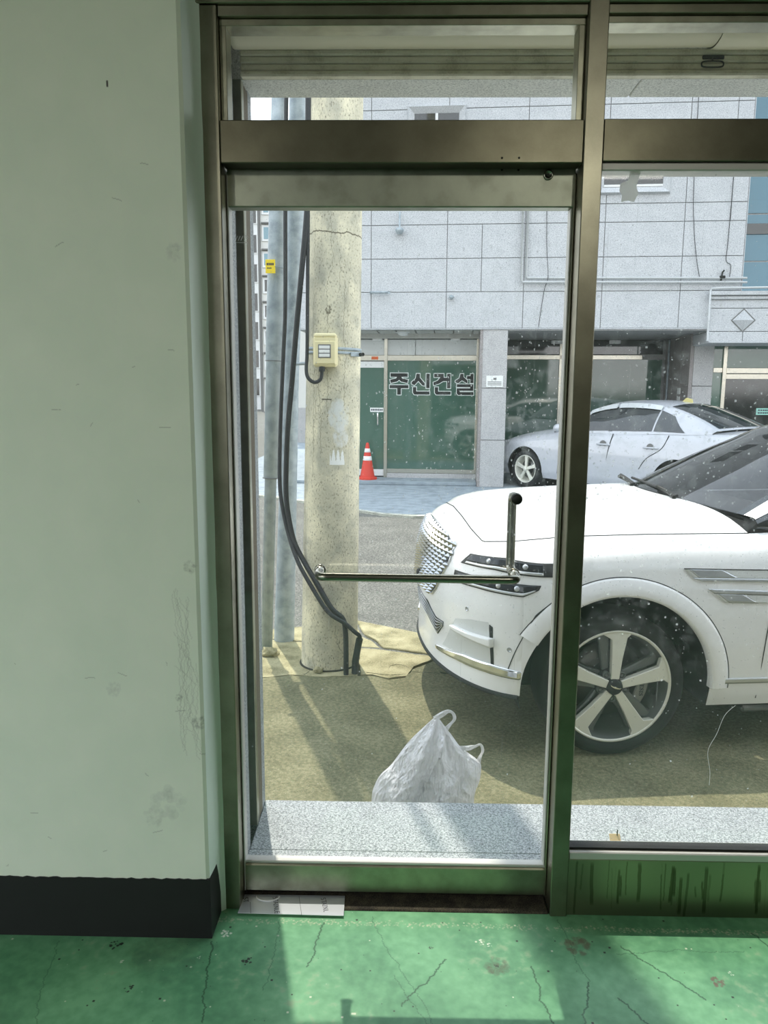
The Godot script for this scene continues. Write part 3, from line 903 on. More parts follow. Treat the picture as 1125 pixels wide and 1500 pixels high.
func more_materials() -> void:
	var f := SystemFont.new()
	f.font_names = PackedStringArray(["Droid Sans"])
	M.font = f
	var fb := SystemFont.new()
	fb.font_names = PackedStringArray(["Droid Serif"])
	fb.font_weight = 700
	M.serif = fb
	# kick panel: stained with old drips
	var r := RandomNumberGenerator.new()
	r.seed = 44
	var im := Image.create(1024, 128, false, Image.FORMAT_RGB8)
	im.fill(rgb(190, 184, 164))
	for i in 70:
		var x := r.randf() * 1024
		scratch(im, Vector2(x, r.randf() * 60), Vector2(x + r.randf_range(-5, 5), r.randf_range(60, 128)), Color(rgb(118, 112, 94), r.randf_range(0.04, 0.16)), r, 2.5, 2 + r.randi() % 9)
	M.kick = mat(rgb(200, 200, 195), 0.32, 1.0)
	M.kick.albedo_texture = tex(im)
	M.kick.uv1_triplanar = true
	M.kick.uv1_world_triplanar = true
	M.kick.uv1_scale = v3(1.0, 5.6, 1.0)
	M.rail_grey = world_tri(mat(rgb(190, 194, 184), 0.42, 0.85), speckled(512, 45, [rgb(186, 188, 178), rgb(208, 210, 200), rgb(216, 218, 208)], 0.08, 1.3), 1.6)
	M.tape = mat(rgb(232, 236, 234), 0.8)
	M.tape.backlight_enabled = true
	M.tape.backlight = Color(1.0, 1.0, 1.0)
	M.rust = mat(rgb(104, 94, 76), 0.7, 0.3)
	M.sheet = mat(rgb(226, 232, 240), 0.3, 0.75)
	M.ink = mat(rgb(40, 46, 62), 0.7)
	M.card = mat(rgb(196, 176, 138), 0.9)
	M.card_dark = mat(rgb(92, 82, 60), 0.95)
	M.bag = mat(Color(0.99, 0.99, 1.0, 0.92), 0.3)
	var cn := noise(0.012, 91, 4)
	cn.fractal_type = FastNoiseLite.FRACTAL_RIDGED
	var ci := cn.get_seamless_image(512, 512)
	M.bag.heightmap_enabled = true
	M.bag.heightmap_texture = tex(ci)
	M.bag.heightmap_scale = 3.5
	M.bag.uv1_triplanar = true
	M.bag.uv1_scale = v3(3.0, 1.0, 3.0)
	M.bag.transparency = BaseMaterial3D.TRANSPARENCY_ALPHA
	M.bag.backlight_enabled = true
	M.bag.backlight = Color(0.8, 0.8, 0.8)
	M.bag_inside = mat(rgb(150, 158, 162), 0.8)
	M.cone_red = mat(rgb(206, 58, 40), 0.55)
	M.cone_white = mat(rgb(238, 238, 234), 0.5)
	M.pane_green = mat(rgb(66, 98, 84), 0.04, 0.0, 1.0)
	M.pane_dark = mat(rgb(26, 32, 32), 0.04, 0.0, 0.9)
	M.pane_teal = mat(rgb(64, 108, 124), 0.05, 0.2, 0.9)
	M.frost = mat(rgb(206, 210, 208), 0.6)
	M.steel_far = mat(rgb(206, 202, 188), 0.24, 0.9)
	M.soffit = mat(rgb(190, 190, 184), 0.7)
	M.joint = mat(rgb(112, 112, 110), 0.9)
	M.yellow = mat(rgb(240, 212, 40), 0.6)
	M.orange = mat(rgb(206, 96, 44), 0.6)
	M.notice = mat(rgb(230, 232, 228), 0.6)
	M.mint = mat(rgb(150, 206, 190), 0.6)
	M.apt = mat(rgb(214, 214, 208), 0.8)
	M.apt_blue = mat(rgb(126, 158, 168), 0.2)
	M.letter = mat(rgb(10, 16, 13), 0.6)
	M.letter_edge = mat(rgb(226, 234, 228), 0.6)
	M.crack = mat(rgb(46, 42, 34), 1.0)
	M.cream_box = mat(rgb(226, 216, 170), 0.5)
	M.apt_white = mat(rgb(232, 234, 234), 0.8)
	M.pipe = mat(rgb(190, 194, 194), 0.5, 0.2)
	M.pink_stone = world_tri(mat(rgb(196, 186, 182), 0.6), M.granite.albedo_texture, 0.9)

func slab(pts: Array, top: float, thick: float, s: int) -> G:
	# a broken slab with a jittered outline
	var r := RandomNumberGenerator.new()
	r.seed = s
	var pl := PackedVector2Array()
	for i in pts.size():
		var a: Vector2 = pts[i]
		var b: Vector2 = pts[(i + 1) % pts.size()]
		var n := maxi(1, int(a.distance_to(b) / 0.05))
		for k in n:
			var p := a.lerp(b, float(k) / n)
			pl.append(p + Vector2(r.randf_range(-0.007, 0.007), r.randf_range(-0.007, 0.007)) * (1.0 if k else 0.0))
	# x right, y of the outline = -z of the world
	var q := PackedVector2Array()
	for p in pl:
		q.append(Vector2(p.x, -p.y))
	var g := G.new()
	g.prism(q, Transform3D(Basis(Vector3.RIGHT, -PI / 2), v3(0, top, 0)), thick, 0.006)
	return g

func grounds() -> void:
	var g := struct("ground", "olive grey concrete apron in front of the doorstep with broken edge slabs")
	var c2 := [Vector2(-2.2, -2.62), Vector2(-0.99, -2.72), Vector2(-0.9, -2.75), Vector2(-0.71, -2.81), Vector2(-0.48, -2.78), Vector2(-0.17, -2.82), Vector2(-0.05, -2.75), Vector2(0.06, -2.79), Vector2(0.11, -2.94), Vector2(0.29, -3.13), Vector2(0.6, -3.31), Vector2(1.6, -3.4), Vector2(4.0, -3.4), Vector2(22.0, -3.4)]
	var near := [Vector2(22.0, -0.5), Vector2(-22.0, -0.5), Vector2(-22.0, -2.6)]
	obj("apron", slab(near + c2, GY, 0.2, 51), M.concrete, g)
	var s1 := [Vector2(0.3, -3.2), Vector2(0.12, -3.01), Vector2(0.07, -2.83), Vector2(-0.05, -2.785), Vector2(-0.16, -2.85), Vector2(-0.24, -2.84), Vector2(-0.28, -3.38), Vector2(-0.1, -3.34), Vector2(0.04, -3.29)]
	obj("broken_slab", slab(s1, GY - 0.002, 0.1, 52), M.slab, g)
	var s1b := [Vector2(-0.26, -2.83), Vector2(-0.48, -2.8), Vector2(-0.71, -2.83), Vector2(-0.9, -2.775), Vector2(-1.0, -2.74), Vector2(-2.2, -2.64), Vector2(-2.2, -3.4), Vector2(-0.98, -3.55), Vector2(-0.3, -3.42)]
	obj("broken_slab", slab(s1b, GY - 0.004, 0.1, 53), M.slab, g)
	var s2 := [Vector2(0.27, -3.24), Vector2(0.04, -3.34), Vector2(-0.095, -3.385), Vector2(-0.17, -3.57), Vector2(-0.245, -3.68), Vector2(-0.34, -4.05), Vector2(-0.12, -3.92), Vector2(0.2, -3.72), Vector2(0.52, -3.6), Vector2(0.62, -3.34)]
	obj("broken_slab", slab(s2, GY + 0.004, 0.1, 54), M.slab, g)
	var s3 := [Vector2(-0.115, -3.39), Vector2(-0.28, -3.42), Vector2(-0.27, -3.66), Vector2(-0.19, -3.56)]
	obj("broken_slab", slab(s3, GY - 0.006, 0.1, 55), M.slab, g)
	var s4 := [Vector2(-0.3, -3.44), Vector2(-0.98, -3.575), Vector2(-2.2, -3.42), Vector2(-2.2, -3.62), Vector2(-1.19, -3.73), Vector2(-0.83, -3.86), Vector2(-0.36, -4.05), Vector2(-0.28, -3.7)]
	obj("broken_slab", slab(s4, GY - 0.004, 0.1, 56), M.slab, g)
	var s5 := [Vector2(0.62, -3.32), Vector2(0.54, -3.6), Vector2(1.6, -3.7), Vector2(22.0, -3.7), Vector2(22.0, -3.42), Vector2(4.0, -3.42), Vector2(1.6, -3.42)]
	obj("broken_slab", slab(s5, GY - 0.003, 0.1, 57), M.slab, g)
	obj("packed_dirt", boxes([[v3(-22, -0.6, -4.3), v3(22, GY - 0.03, -0.56)]]), M.dirt, g)
	# hairline breaks in the slabs and the apron
	for e in [[[Vector2(-0.24, -3.66), Vector2(-0.17, -3.55), Vector2(-0.1, -3.36)], GY + 0.0045, 0.012], [[Vector2(0.09, -2.98), Vector2(0.02, -3.04), Vector2(-0.04, -3.01), Vector2(-0.05, -2.93)], GY - 0.0015, 0.008], [[Vector2(-0.2, -2.88), Vector2(-0.05, -2.84), Vector2(0.06, -2.86)], GY - 0.0015, 0.01], [[Vector2(0.2, -3.55), Vector2(0.3, -3.48), Vector2(0.36, -3.36)], GY + 0.0045, 0.009], [[Vector2(-0.62, -2.83), Vector2(-0.58, -2.95), Vector2(-0.6, -3.05)], GY - 0.0035, 0.012], [[Vector2(0.12, -2.9), Vector2(0.45, -2.86), Vector2(0.9, -2.9)], GY + 0.0008, 0.006], [[Vector2(0.3, -2.9), Vector2(0.32, -2.88), Vector2(0.36, -2.885)], GY + 0.001, 0.022]]:
		var r := RandomNumberGenerator.new()
		r.seed = 77
		var pts := curve(e[0], 26)
		var rows := [[], []]
		for p in pts:
			var w: float = e[2] * r.randf_range(0.3, 1.0)
			var jx := r.randf_range(-0.006, 0.006)
			rows[0].append(v3(p.x + jx, e[1], p.y + w * 0.5))
			rows[1].append(v3(p.x + jx, e[1], p.y - w * 0.5))
		var cg := G.new()
		cg.sheet(rows, true)
		obj("crack", cg, M.crack, g)
	var ring := G.new(true)
	var lp := []
	for i in 41:
		var a := TAU * i / 40.0
		lp.append(v3(-0.4727 + 0.2 * cos(a), GY - 0.004, -3.09 + 0.2 * sin(a)))
	ring.tube(lp, 0.009, 6, false)
	obj("crack", ring, M.crack, g)
	# the street climbs a little towards the far side
	var rd := G.new(true)
	var rows := []
	for e in [[-3.25, -0.389], [-4.1, -0.389], [-4.5, -0.37], [-5.2, -0.29], [-6.0, -0.19], [-6.6, -0.135], [-7.2, -0.118], [-8.2, -0.116], [-76.0, -0.116]]:
		var row := []
		for i in 25:
			row.append(v3(-60.0 + 5.0 * i, e[1], e[0]))
		rows.append(row)
	rd.sheet(rows)
	struct("road", "sunlit grey asphalt street between the two buildings", rd, M.asphalt)
	var kerb := [Vector2(24, -7.8), Vector2(0.9, -7.83), Vector2(0.52, -7.78), Vector2(0.16, -7.79), Vector2(-0.2, -7.9), Vector2(-0.52, -8.19), Vector2(-1.44, -9.05), Vector2(-3.4, -10.6)]
	rd = G.new()
	var pl := PackedVector2Array()
	for p in kerb:
		pl.append(Vector2(p.x, -p.y))
	pl.append(Vector2(-3.4, 22)); pl.append(Vector2(60, 22)); pl.append(Vector2(60, 7.8))
	rd.prism(pl, Transform3D(Basis(Vector3.RIGHT, -PI / 2), v3(0, -0.088, 0)), 0.3, 0.01)
	var sw := struct("sidewalk", "pale blue grey concrete forecourt of the building across the street", rd, M.sidewalk)
	var strip := []
	for k in kerb.size():
		strip.append(kerb[k] + Vector2(0.03, 0.12 + 0.02 * (k % 2)))
	for k in kerb.size():
		strip.append(kerb[kerb.size() - 1 - k] + Vector2(0.0, 0.006))
	obj("kerb_strip", slab(strip, -0.083, 0.2, 58), M.kerb, sw).set_meta("label", "sunlit broken pale kerb strip")

func poles() -> void:
	# concrete pole: leans a little to the right, tapers upwards
	var tilt := Basis(Vector3.BACK, -0.0191)
	var o := thing("utility_pole", "thick weathered cream concrete utility pole with hairline cracks and torn bills", "utility pole", v3(-0.4727, GY - 0.01, -3.09))
	var g := G.new(true)
	var hgt := 10.4
	for i in 40:
		var y0 := hgt * i / 40.0
		var y1 := hgt * (i + 1) / 40.0
		var r0 := lerpf(0.197, 0.197 - 0.0088 * hgt, y0 / hgt)
		var r1 := lerpf(0.197, 0.197 - 0.0088 * hgt, y1 / hgt)
		for k in 48:
			var a0 := TAU * k / 48.0
			var a1 := TAU * (k + 1) / 48.0
			g.quad(tilt * v3(r0 * cos(a1), y0, r0 * sin(a1)), tilt * v3(r0 * cos(a0), y0, r0 * sin(a0)), tilt * v3(r1 * cos(a0), y1, r1 * sin(a0)), tilt * v3(r1 * cos(a1), y1, r1 * sin(a1)),
				Vector2((k + 1) / 48.0, -y0 / 3.2), Vector2(k / 48.0, -y0 / 3.2), Vector2(k / 48.0, -y1 / 3.2), Vector2((k + 1) / 48.0, -y1 / 3.2))
	obj("shaft", g, M.pole, o)
	for y in [2.135, 2.16]:
		g = G.new(true)
		g.lathe([Vector2(0.178, -0.009), Vector2(0.1835, -0.009), Vector2(0.1835, 0.009), Vector2(0.178, 0.009)], Transform3D(tilt, tilt * v3(0, y, 0)), 48)
		obj("strap", g, M.galv, o)
	g = G.new()
	g.box(tilt * v3(0.155, 2.13, 0.115), v3(0.09, 0.03, 0.006), 0.002, Basis(Vector3.UP, 0.75))
	var cl := obj("strap_clamp", g, M.galv, o)
	g = G.new(true)
	g.tube([tilt * v3(0.178, 2.13, 0.09), tilt * v3(0.2, 2.13, 0.12)], 0.012, 10)
	obj("bolt", g, M.cap_dark, cl)
	# the tail of a strap sticking out on the right, far up the facade side
	# electric box strapped on
	o = thing("junction_box", "cream plastic electricity junction box strapped to the concrete pole", "junction box", v3(-0.465, 1.64, -2.875))
	g = G.new()
	g.box(v3(0, 0.108, 0), v3(0.152, 0.19, 0.07), 0.012)
	g.box(v3(0, 0.205, 0.002), v3(0.144, 0.03, 0.07), 0.01)
	obj("housing", g, M.cream_box, o)
	g = G.new()
	g.box(v3(0, 0.1, 0.036), v3(0.132, 0.14, 0.012), 0.004)
	var cv := obj("cover", g, M.cream_box, o)
	obj("window_frame", boxes([[v3(-0.043, 0.066, 0.041), v3(0.037, 0.15, 0.0445)]], 0.001), M.joint, cv)
	g = G.new()
	for i in 3:
		g.cub(v3(-0.037, 0.073 + i * 0.025, 0.0435), v3(0.03, 0.092 + i * 0.025, 0.0462), 0.001)
	obj("meter_label", g, M.notice, cv).set_meta("kind", "stuff")
	g = G.new(true)
	g.tube(curve([v3(-0.1, 0.98, 0.012), v3(-0.106, 0.7, 0.0), v3(-0.112, 0.4, -0.005), v3(-0.117, 0.1, 0.0), v3(-0.122, 0.0, 0.01), v3(-0.112, -0.055, 0.012), v3(-0.072, -0.085, 0.012), v3(-0.032, -0.065, 0.01), v3(-0.022, -0.012, 0.01)], 40), 0.0115, 12)
	obj("conduit", g, M.cable, o)
	g = G.new(true)
	g.lathe([Vector2(0.017, 0), Vector2(0.019, 0.008), Vector2(0.019, 0.03), Vector2(0.014, 0.034)], Transform3D(Basis.IDENTITY, v3(-0.022, -0.018, 0.01)), 16)
	obj("gland", g, M.cable, o)
	# steel poles behind
	o = thing("steel_pole", "leaning grey galvanised steel pole left of the other poles with a yellow tag on it", "pole", v3(-0.967, GY - 0.02, -3.37))
	var lean := Basis(Vector3.BACK, -0.0425)
	g = G.new(true)
	g.lathe([Vector2(0.0, -0.3), Vector2(0.042, -0.3), Vector2(0.0425, 1.28), Vector2(0.0515, 1.29), Vector2(0.052, 2.1), Vector2(0.057, 2.11), Vector2(0.057, 3.4), Vector2(0.055, 7.2), Vector2(0, 7.2)], Transform3D(lean, Vector3.ZERO), 32)
	obj("shaft", g, M.galv, o)
	for y in [1.285, 2.11]:
		g = G.new(true)
		g.lathe([Vector2(0.05, -0.004), Vector2(0.0585, -0.002), Vector2(0.0585, 0.002), Vector2(0.05, 0.004)], Transform3D(lean, lean * v3(0, y, 0)), 32)
		obj("joint_ring", g, M.joint, o)
	o = thing("steel_pole", "upright pale galvanised steel pole between the leaning one and the concrete one", "pole", v3(-0.8645, GY - 0.02, -3.56))
	lean = Basis(Vector3.BACK, -0.0405)
	g = G.new(true)
	g.lathe([Vector2(0.0, -0.3), Vector2(0.078, -0.3), Vector2(0.077, 0.0), Vector2(0.057, 2.0), Vector2(0.062, 3.2), Vector2(0.06, 6.4), Vector2(0, 6.4)], Transform3D(lean, Vector3.ZERO), 32)
	obj("shaft", g, M.galv, o)
	g = G.new(true)
	g.tube([v3(0.1, 2.09, 0.06), v3(0.262, 2.09, 0.32)], 0.011, 10)
	obj("stay_bracket", g, M.galv, o)
	o = thing("pole_tag", "small yellow number tag tied to the leaning steel pole", "tag", v3(-0.869, 2.283, -3.262))
	obj("plate", boxes([[v3(-0.034, 0, 0), v3(0.032, 0.09, 0.003)]], 0.001), M.yellow, o)
	g = G.new()
	for i in 4:
		g.cub(v3(-0.026 + i * 0.0125, 0.052, 0.003), v3(-0.016 + i * 0.0125, 0.067, 0.0036))
	for i in 3:
		g.cub(v3(-0.024 + i * 0.011, 0.03, 0.003), v3(-0.016 + i * 0.011, 0.038, 0.0036))
	obj("printed_mark", g, M.ink, o).set_meta("kind", "stuff")
	g = G.new(true)
	g.tube([v3(0.03, 0.045, 0.002), v3(0.055, 0.042, 0.006), v3(0.075, 0.038, -0.002), v3(0.095, 0.036, -0.04)], 0.003, 6)
	obj("tie_wire", g, M.galv, o)
	# cables running down
	g = G.new(true)
	var main := [v3(-0.5, 6.5, -2.84), v3(-0.515, 5.5, -2.84), v3(-0.53, 4.6, -2.845), v3(-0.545, 3.9, -2.85), v3(-0.555, 3.35, -2.855), v3(-0.562, 2.97, -2.86), v3(-0.57, 2.628, -2.86), v3(-0.613, 2.224, -2.88), v3(-0.656, 1.893, -2.93), v3(-0.699, 1.554, -3.0), v3(-0.734, 1.295, -3.05), v3(-0.755, 1.032, -3.08), v3(-0.758, 0.763, -3.08), v3(-0.71, 0.514, -3.03), v3(-0.639, 0.377, -2.98), v3(-0.559, 0.262, -2.92), v3(-0.438, 0.076, -2.86), v3(-0.36, 0.0, -2.86), v3(-0.342, -0.09, -2.855), v3(-0.338, -0.2, -2.85), v3(-0.338, -0.4, -2.845)]
	g.tube(curve(main, 90), 0.0175, 12)
	tag(obj("power_cable", g, M.cable), "thick black cable sagging from the concrete pole top to its foot", "cable")
	g = G.new(true)
	var second := [v3(-0.66, 6.5, -3.25), v3(-0.69, 5.5, -3.25), v3(-0.715, 4.5, -3.25), v3(-0.735, 3.8, -3.25), v3(-0.75, 3.2, -3.25), v3(-0.762, 2.677, -3.25), v3(-0.772, 2.06, -3.25), v3(-0.79, 1.743, -3.25), v3(-0.812, 1.279, -3.22), v3(-0.815, 0.898, -3.16), v3(-0.79, 0.72, -3.1), v3(-0.74, 0.53, -3.04), v3(-0.672, 0.372, -2.96), v3(-0.59, 0.24, -2.9), v3(-0.46, 0.06, -2.83), v3(-0.345, -0.02, -2.825), v3(-0.28, -0.08, -2.83), v3(-0.247, -0.118, -2.85), v3(-0.256, -0.18, -2.86), v3(-0.277, -0.3, -2.87), v3(-0.28, -0.42, -2.87)]
	g.tube(curve(second, 90), 0.014, 12)
	tag(obj("power_cable", g, M.cable), "black cable from the gap between the steel poles crossing to the pole foot", "cable")
	g = G.new(true)
	g.tube([v3(-0.247, -0.135, -2.853), v3(-0.256, -0.18, -2.86), v3(-0.277, -0.3, -2.87), v3(-0.28, -0.4, -2.87)], 0.023, 12)
	tag(obj("cable_sleeve", g, M.cable), "short black sleeve where the cable enters the ground beside the pole", "cable sleeve")

# ---------------------------------------------------------------- the building across the street
const BYAW := -0.0698
var bt: Node3D

func bpart(called: String, list: Array, m: Material, bev := 0.0, parent: Node = null) -> MeshInstance3D:
	return obj(called, boxes(list, bev), m, parent if parent else bt)

func office_building() -> void:
	bt = thing("office_building", "pale granite clad office building across the street with green shop glass", "building", v3(0, 0.234, -10.9), BYAW)
	bt.scale = Vector3.ONE * 0.843
	# core
	bpart("wall_core", [[v3(-2.1, 2.76, -9), v3(6.5, 9.25, -0.035)], [v3(-2.1, GY, -9), v3(1.62, 2.76, -1.2)], [v3(1.62, GY, -9), v3(9.6, 2.76, -2.75)], [v3(6.5, 2.5, -9), v3(9.6, 9.0, -0.9)]], M.granite_dark)
	var us := [-2.08, -0.56, 0.92, 2.41, 3.9, 5.36, 6.48]
	var ys := [2.755, 3.45, 4.08, 4.71, 5.045, 5.95, 6.8, 7.5, 8.2, 8.8, 9.25]
	for i in ys.size() - 1:
		for k in us.size() - 1:
			var cuts := [us[k], us[k + 1]]
			if k == 1 + 0 and false:
				pass
			if (i == 2 and k == 2) or (i == 1 and k == 2):
				cuts = [us[k], 1.59, us[k + 1]]
			if k == 5 and i >= 3:
				cuts = [us[k], 6.19, us[k + 1]]
			for c in cuts.size() - 1:
				bpart("cladding_panel", [[v3(cuts[c] + 0.006, ys[i] + 0.006, -0.035), v3(cuts[c + 1] - 0.006, ys[i + 1] - 0.006, 0.0)]], M.granite_facade, 0.004)
	bpart("drip_edge", [[v3(-2.1, 2.735, -0.2), v3(6.0, 2.757, 0.004)]], M.granite_facade, 0.003)
	# first floor windows with splayed surrounds
	for w in [[0.12, 5.25, 1.24, 6.86], [3.7, 5.2, 5.06, 6.5]]:
		var g := G.new()
		var o := [v3(w[0], w[1], 0), v3(w[2], w[1], 0), v3(w[2], w[3], 0), v3(w[0], w[3], 0)]
		var p := []
		var q := []
		for v in o:
			var cx: float = (w[0] + w[2]) / 2
			var cy: float = (w[1] + w[3]) / 2
			p.append(v3(v.x - 0.03 * signf(v.x - cx), v.y - 0.03 * signf(v.y - cy), 0.075))
			q.append(v3(v.x - 0.14 * signf(v.x - cx), v.y - 0.14 * signf(v.y - cy), 0.006))
		for k in 4:
			var l := (k + 1) % 4
			g.quad(o[k], o[l], p[l], p[k])
			g.quad(p[k], p[l], q[l], q[k])
		var f := obj("window_surround", g, M.granite_facade, bt)
		bpart("window_pane", [[v3(w[0] + 0.14, w[1] + 0.14, 0.0), v3(w[2] - 0.14, w[3] - 0.14, 0.01)]], M.pane_dark, 0.0, f)
		bpart("window_sash", [[v3((w[0] + w[2]) / 2 - 0.025, w[1] + 0.14, 0.0), v3((w[0] + w[2]) / 2 + 0.025, w[3] - 0.14, 0.018)], [v3(w[0] + 0.14, w[1] + 0.14, 0.0), v3(w[2] - 0.14, w[1] + 0.18, 0.018)]], M.white_plastic, 0.0, f)
	# soffit boards and lamp
	var k := 0
	var u := -2.0
	while u < 1.5:
		bpart("soffit_board", [[v3(u + 0.01, 2.72, -0.9), v3(u + 0.37, 2.745, -0.21)]], M.soffit, 0.004)
		u += 0.385
		k += 1
	bpart("soffit_beam", [[v3(-2.05, 2.62, -0.94), v3(1.72, 2.76, -0.84)]], M.soffit, 0.005)
	var g := G.new(true)
	g.lathe([Vector2(0.0, -0.075), Vector2(0.06, -0.07), Vector2(0.1, -0.045), Vector2(0.115, -0.015), Vector2(0.15, -0.01), Vector2(0.15, 0.0)], Transform3D(Basis.IDENTITY, v3(0.05, 2.72, -0.45)), 32)
	obj("porch_lamp", g, M.white_plastic, bt).set_meta("label", "round white porch lamp under the soffit")
	# storefront left: plane w = -0.9
	var z := -0.9
	bpart("transom_panel", [[v3(-2.0, 2.285, z - 0.02), v3(-0.37, 2.6, z)]], M.frost)
	bpart("transom_panel", [[v3(-0.3, 2.285, z - 0.02), v3(0.28, 2.6, z)]], M.frost)
	bpart("transom_panel", [[v3(0.292, 2.285, z - 0.02), v3(1.565, 2.6, z)]], M.frost)
	bpart("transom_rail", [[v3(-2.0, 2.165, z - 0.03), v3(1.57, 2.28, z + 0.03)]], M.steel_far, 0.006)
	bpart("mullion", [[v3(-0.372, -0.33, z - 0.03), v3(-0.3, 2.62, z + 0.04)]], M.steel_far, 0.006)
	bpart("mullion", [[v3(1.565, -0.2, z - 0.03), v3(1.6, 2.62, z + 0.03)]], M.steel_far, 0.006)
	bpart("bottom_rail", [[v3(-0.3, -0.21, z - 0.03), v3(1.57, -0.12, z + 0.03)]], M.steel_far, 0.006)
	bpart("stone_sill", [[v3(-0.3, -0.33, z - 0.03), v3(1.6, -0.215, z + 0.06)]], M.granite_dark, 0.006)
	bpart("shop_pane", [[v3(-0.3, -0.12, z - 0.015), v3(1.565, 2.165, z)]], M.pane_green)
	var door := bpart("door_leaf", [[v3(-1.25, -0.22, z - 0.02), v3(-0.378, 2.02, z + 0.004)]], M.pane_green)
	bpart("door_rail", [[v3(-1.25, 2.02, z - 0.03), v3(-0.376, 2.15, z + 0.015)]], M.white_plastic, 0.004, door)
	bpart("door_rail", [[v3(-1.25, -0.28, z - 0.03), v3(-0.376, -0.14, z + 0.015)]], M.white_plastic, 0.004, door)
	g = G.new(true)
	g.tube(curve([v3(-0.5, 1.07, z + 0.01), v3(-0.5, 1.06, z + 0.06), v3(-0.5, 1.03, z + 0.07), v3(-0.5, 0.85, z + 0.07), v3(-0.5, 0.82, z + 0.06), v3(-0.5, 0.81, z + 0.01)], 20), 0.018, 10)
	obj("door_handle", g, M.chrome, door)
	var nt := bpart("door_notice", [[v3(-0.67, 1.09, z + 0.004), v3(-0.385, 1.18, z + 0.008)]], M.notice, 0.0, door)
	g = G.new()
	for i in 7:
		g.cub(v3(-0.65 + i * 0.037, 1.115, z + 0.008), v3(-0.625 + i * 0.037, 1.155, z + 0.0095))
	obj("notice_print", g, M.ink, door).set_meta("kind", "stuff")
	bpart("door_leaf", [[v3(-2.05, -0.22, z - 0.02), v3(-1.26, 2.15, z)]], M.pane_green)
	bpart("warning_sticker", [[v3(-0.64, 2.19, z + 0.03), v3(-0.5, 2.25, z + 0.034)]], M.orange)
	for e in [-0.62, 1.02]:
		bpart("clip_lamp", [[v3(e, 2.575, z), v3(e + 0.2, 2.625, z + 0.05)]], M.white_plastic, 0.01)
	bpart("side_wall", [[v3(1.602, GY, -1.2), v3(1.66, 2.76, -0.02)]], M.pink_stone)
	bpart("side_frame", [[v3(1.6, -0.3, -0.86), v3(1.622, 2.62, -0.78)], [v3(1.6, -0.3, -0.72), v3(1.618, 2.62, -0.66)]], M.steel_far, 0.004)
	bpart("entry_step", [[v3(-2.2, GY, -1.2), v3(1.6, -0.31, -0.12)]], M.sidewalk, 0.01)
	hangul(z)
	# granite column
	for e in [[GY, 0.56], [0.57, 1.59], [1.6, 2.735]]:
		bpart("column_block", [[v3(1.645, e[0], -0.62), v3(2.14, e[1], -0.02)]], M.granite_dark, 0.006)
	var pq := bpart("wall_plaque", [[v3(1.74, 1.62, -0.02), v3(2.07, 1.84, -0.008)]], M.notice, 0.003)
	g = G.new()
	g.cub(v3(1.88, 1.76, -0.009), v3(1.94, 1.8, -0.0065))
	for i in 3:
		g.cub(v3(1.77, 1.655 + i * 0.03, -0.009), v3(2.04, 1.668 + i * 0.03, -0.0065))
	obj("plaque_print", g, M.joint, pq).set_meta("kind", "stuff")
	# bay right of the column: plane w = -2.6
	z = -2.6
	bpart("bay_ceiling", [[v3(1.66, 2.715, -2.76), v3(5.97, 2.75, -0.03)]], M.granite_dark)
	bpart("bay_transom", [[v3(2.2, 2.39, z - 0.02), v3(3.5, 2.7, z)]], M.pane_dark)
	bpart("bay_transom", [[v3(3.56, 2.39, z - 0.02), v3(5.8, 2.7, z)]], M.pane_dark)
	bpart("transom_rail", [[v3(2.2, 2.27, z - 0.03), v3(5.35, 2.37, z + 0.03)]], M.steel_far, 0.006)
	bpart("shop_pane", [[v3(2.2, -0.2, z - 0.02), v3(3.5, 2.27, z)]], M.pane_green)
	bpart("shop_pane", [[v3(3.56, -0.2, z - 0.02), v3(5.8, 2.27, z)]], M.pane_green)
	bpart("mullion", [[v3(3.5, -0.3, z - 0.03), v3(3.56, 2.72, z + 0.03)]], M.steel_far, 0.006)
	for e in [[3.3, 3.62], [4.6, 4.85]]:
		bpart("clip_lamp", [[v3(e[0], 2.62, z), v3(e[1], 2.7, z + 0.06)]], M.white_plastic, 0.01)
	for e in [[-2.74, -2.1], [-2.09, -1.5], [-1.49, -0.9]]:
		bpart("return_panel", [[v3(5.9, GY, e[0]), v3(5.97, 2.74, e[1])]], M.pink_stone, 0.004)
	bpart("drain_pipe", [[v3(5.86, GY, -2.42), v3(5.9, 2.7, -2.36)]], M.galv, 0.015)
	for e in [1.5, 1.32]:
		bpart("small_notice", [[v3(5.886, e, -1.6), v3(5.899, e + 0.13, -1.42)]], M.notice)
	# pilaster
	for e in [[GY, 1.66], [1.67, 2.5]]:
		bpart("pilaster_block", [[v3(5.975, e[0], -1.5), v3(6.37, e[1], -0.9)]], M.granite_dark, 0.006)
	# entrance block: frieze
	bpart("frieze_band", [[v3(5.93, 3.12, -1.2), v3(9.6, 3.27, 0.05)]], M.granite_facade, 0.004)
	bpart("frieze_band", [[v3(5.93, 2.69, -1.2), v3(9.6, 3.11, 0.045)]], M.granite_facade, 0.004)
	bpart("frieze_band", [[v3(5.93, 2.5, -1.2), v3(6.55, 2.68, 0.05)]], M.granite_facade, 0.004)
	bpart("frieze_band", [[v3(6.56, 2.5, -1.2), v3(9.6, 2.68, 0.05)]], M.granite_facade, 0.004)
	bpart("cornice", [[v3(5.9, 3.275, -1.2), v3(9.6, 3.335, 0.1)], [v3(5.9, 3.345, -1.2), v3(9.6, 3.42, 0.15)]], M.granite_facade, 0.01)
	bpart("drip_edge", [[v3(5.93, 2.47, -1.2), v3(9.6, 2.498, 0.07)]], M.granite_facade, 0.005)
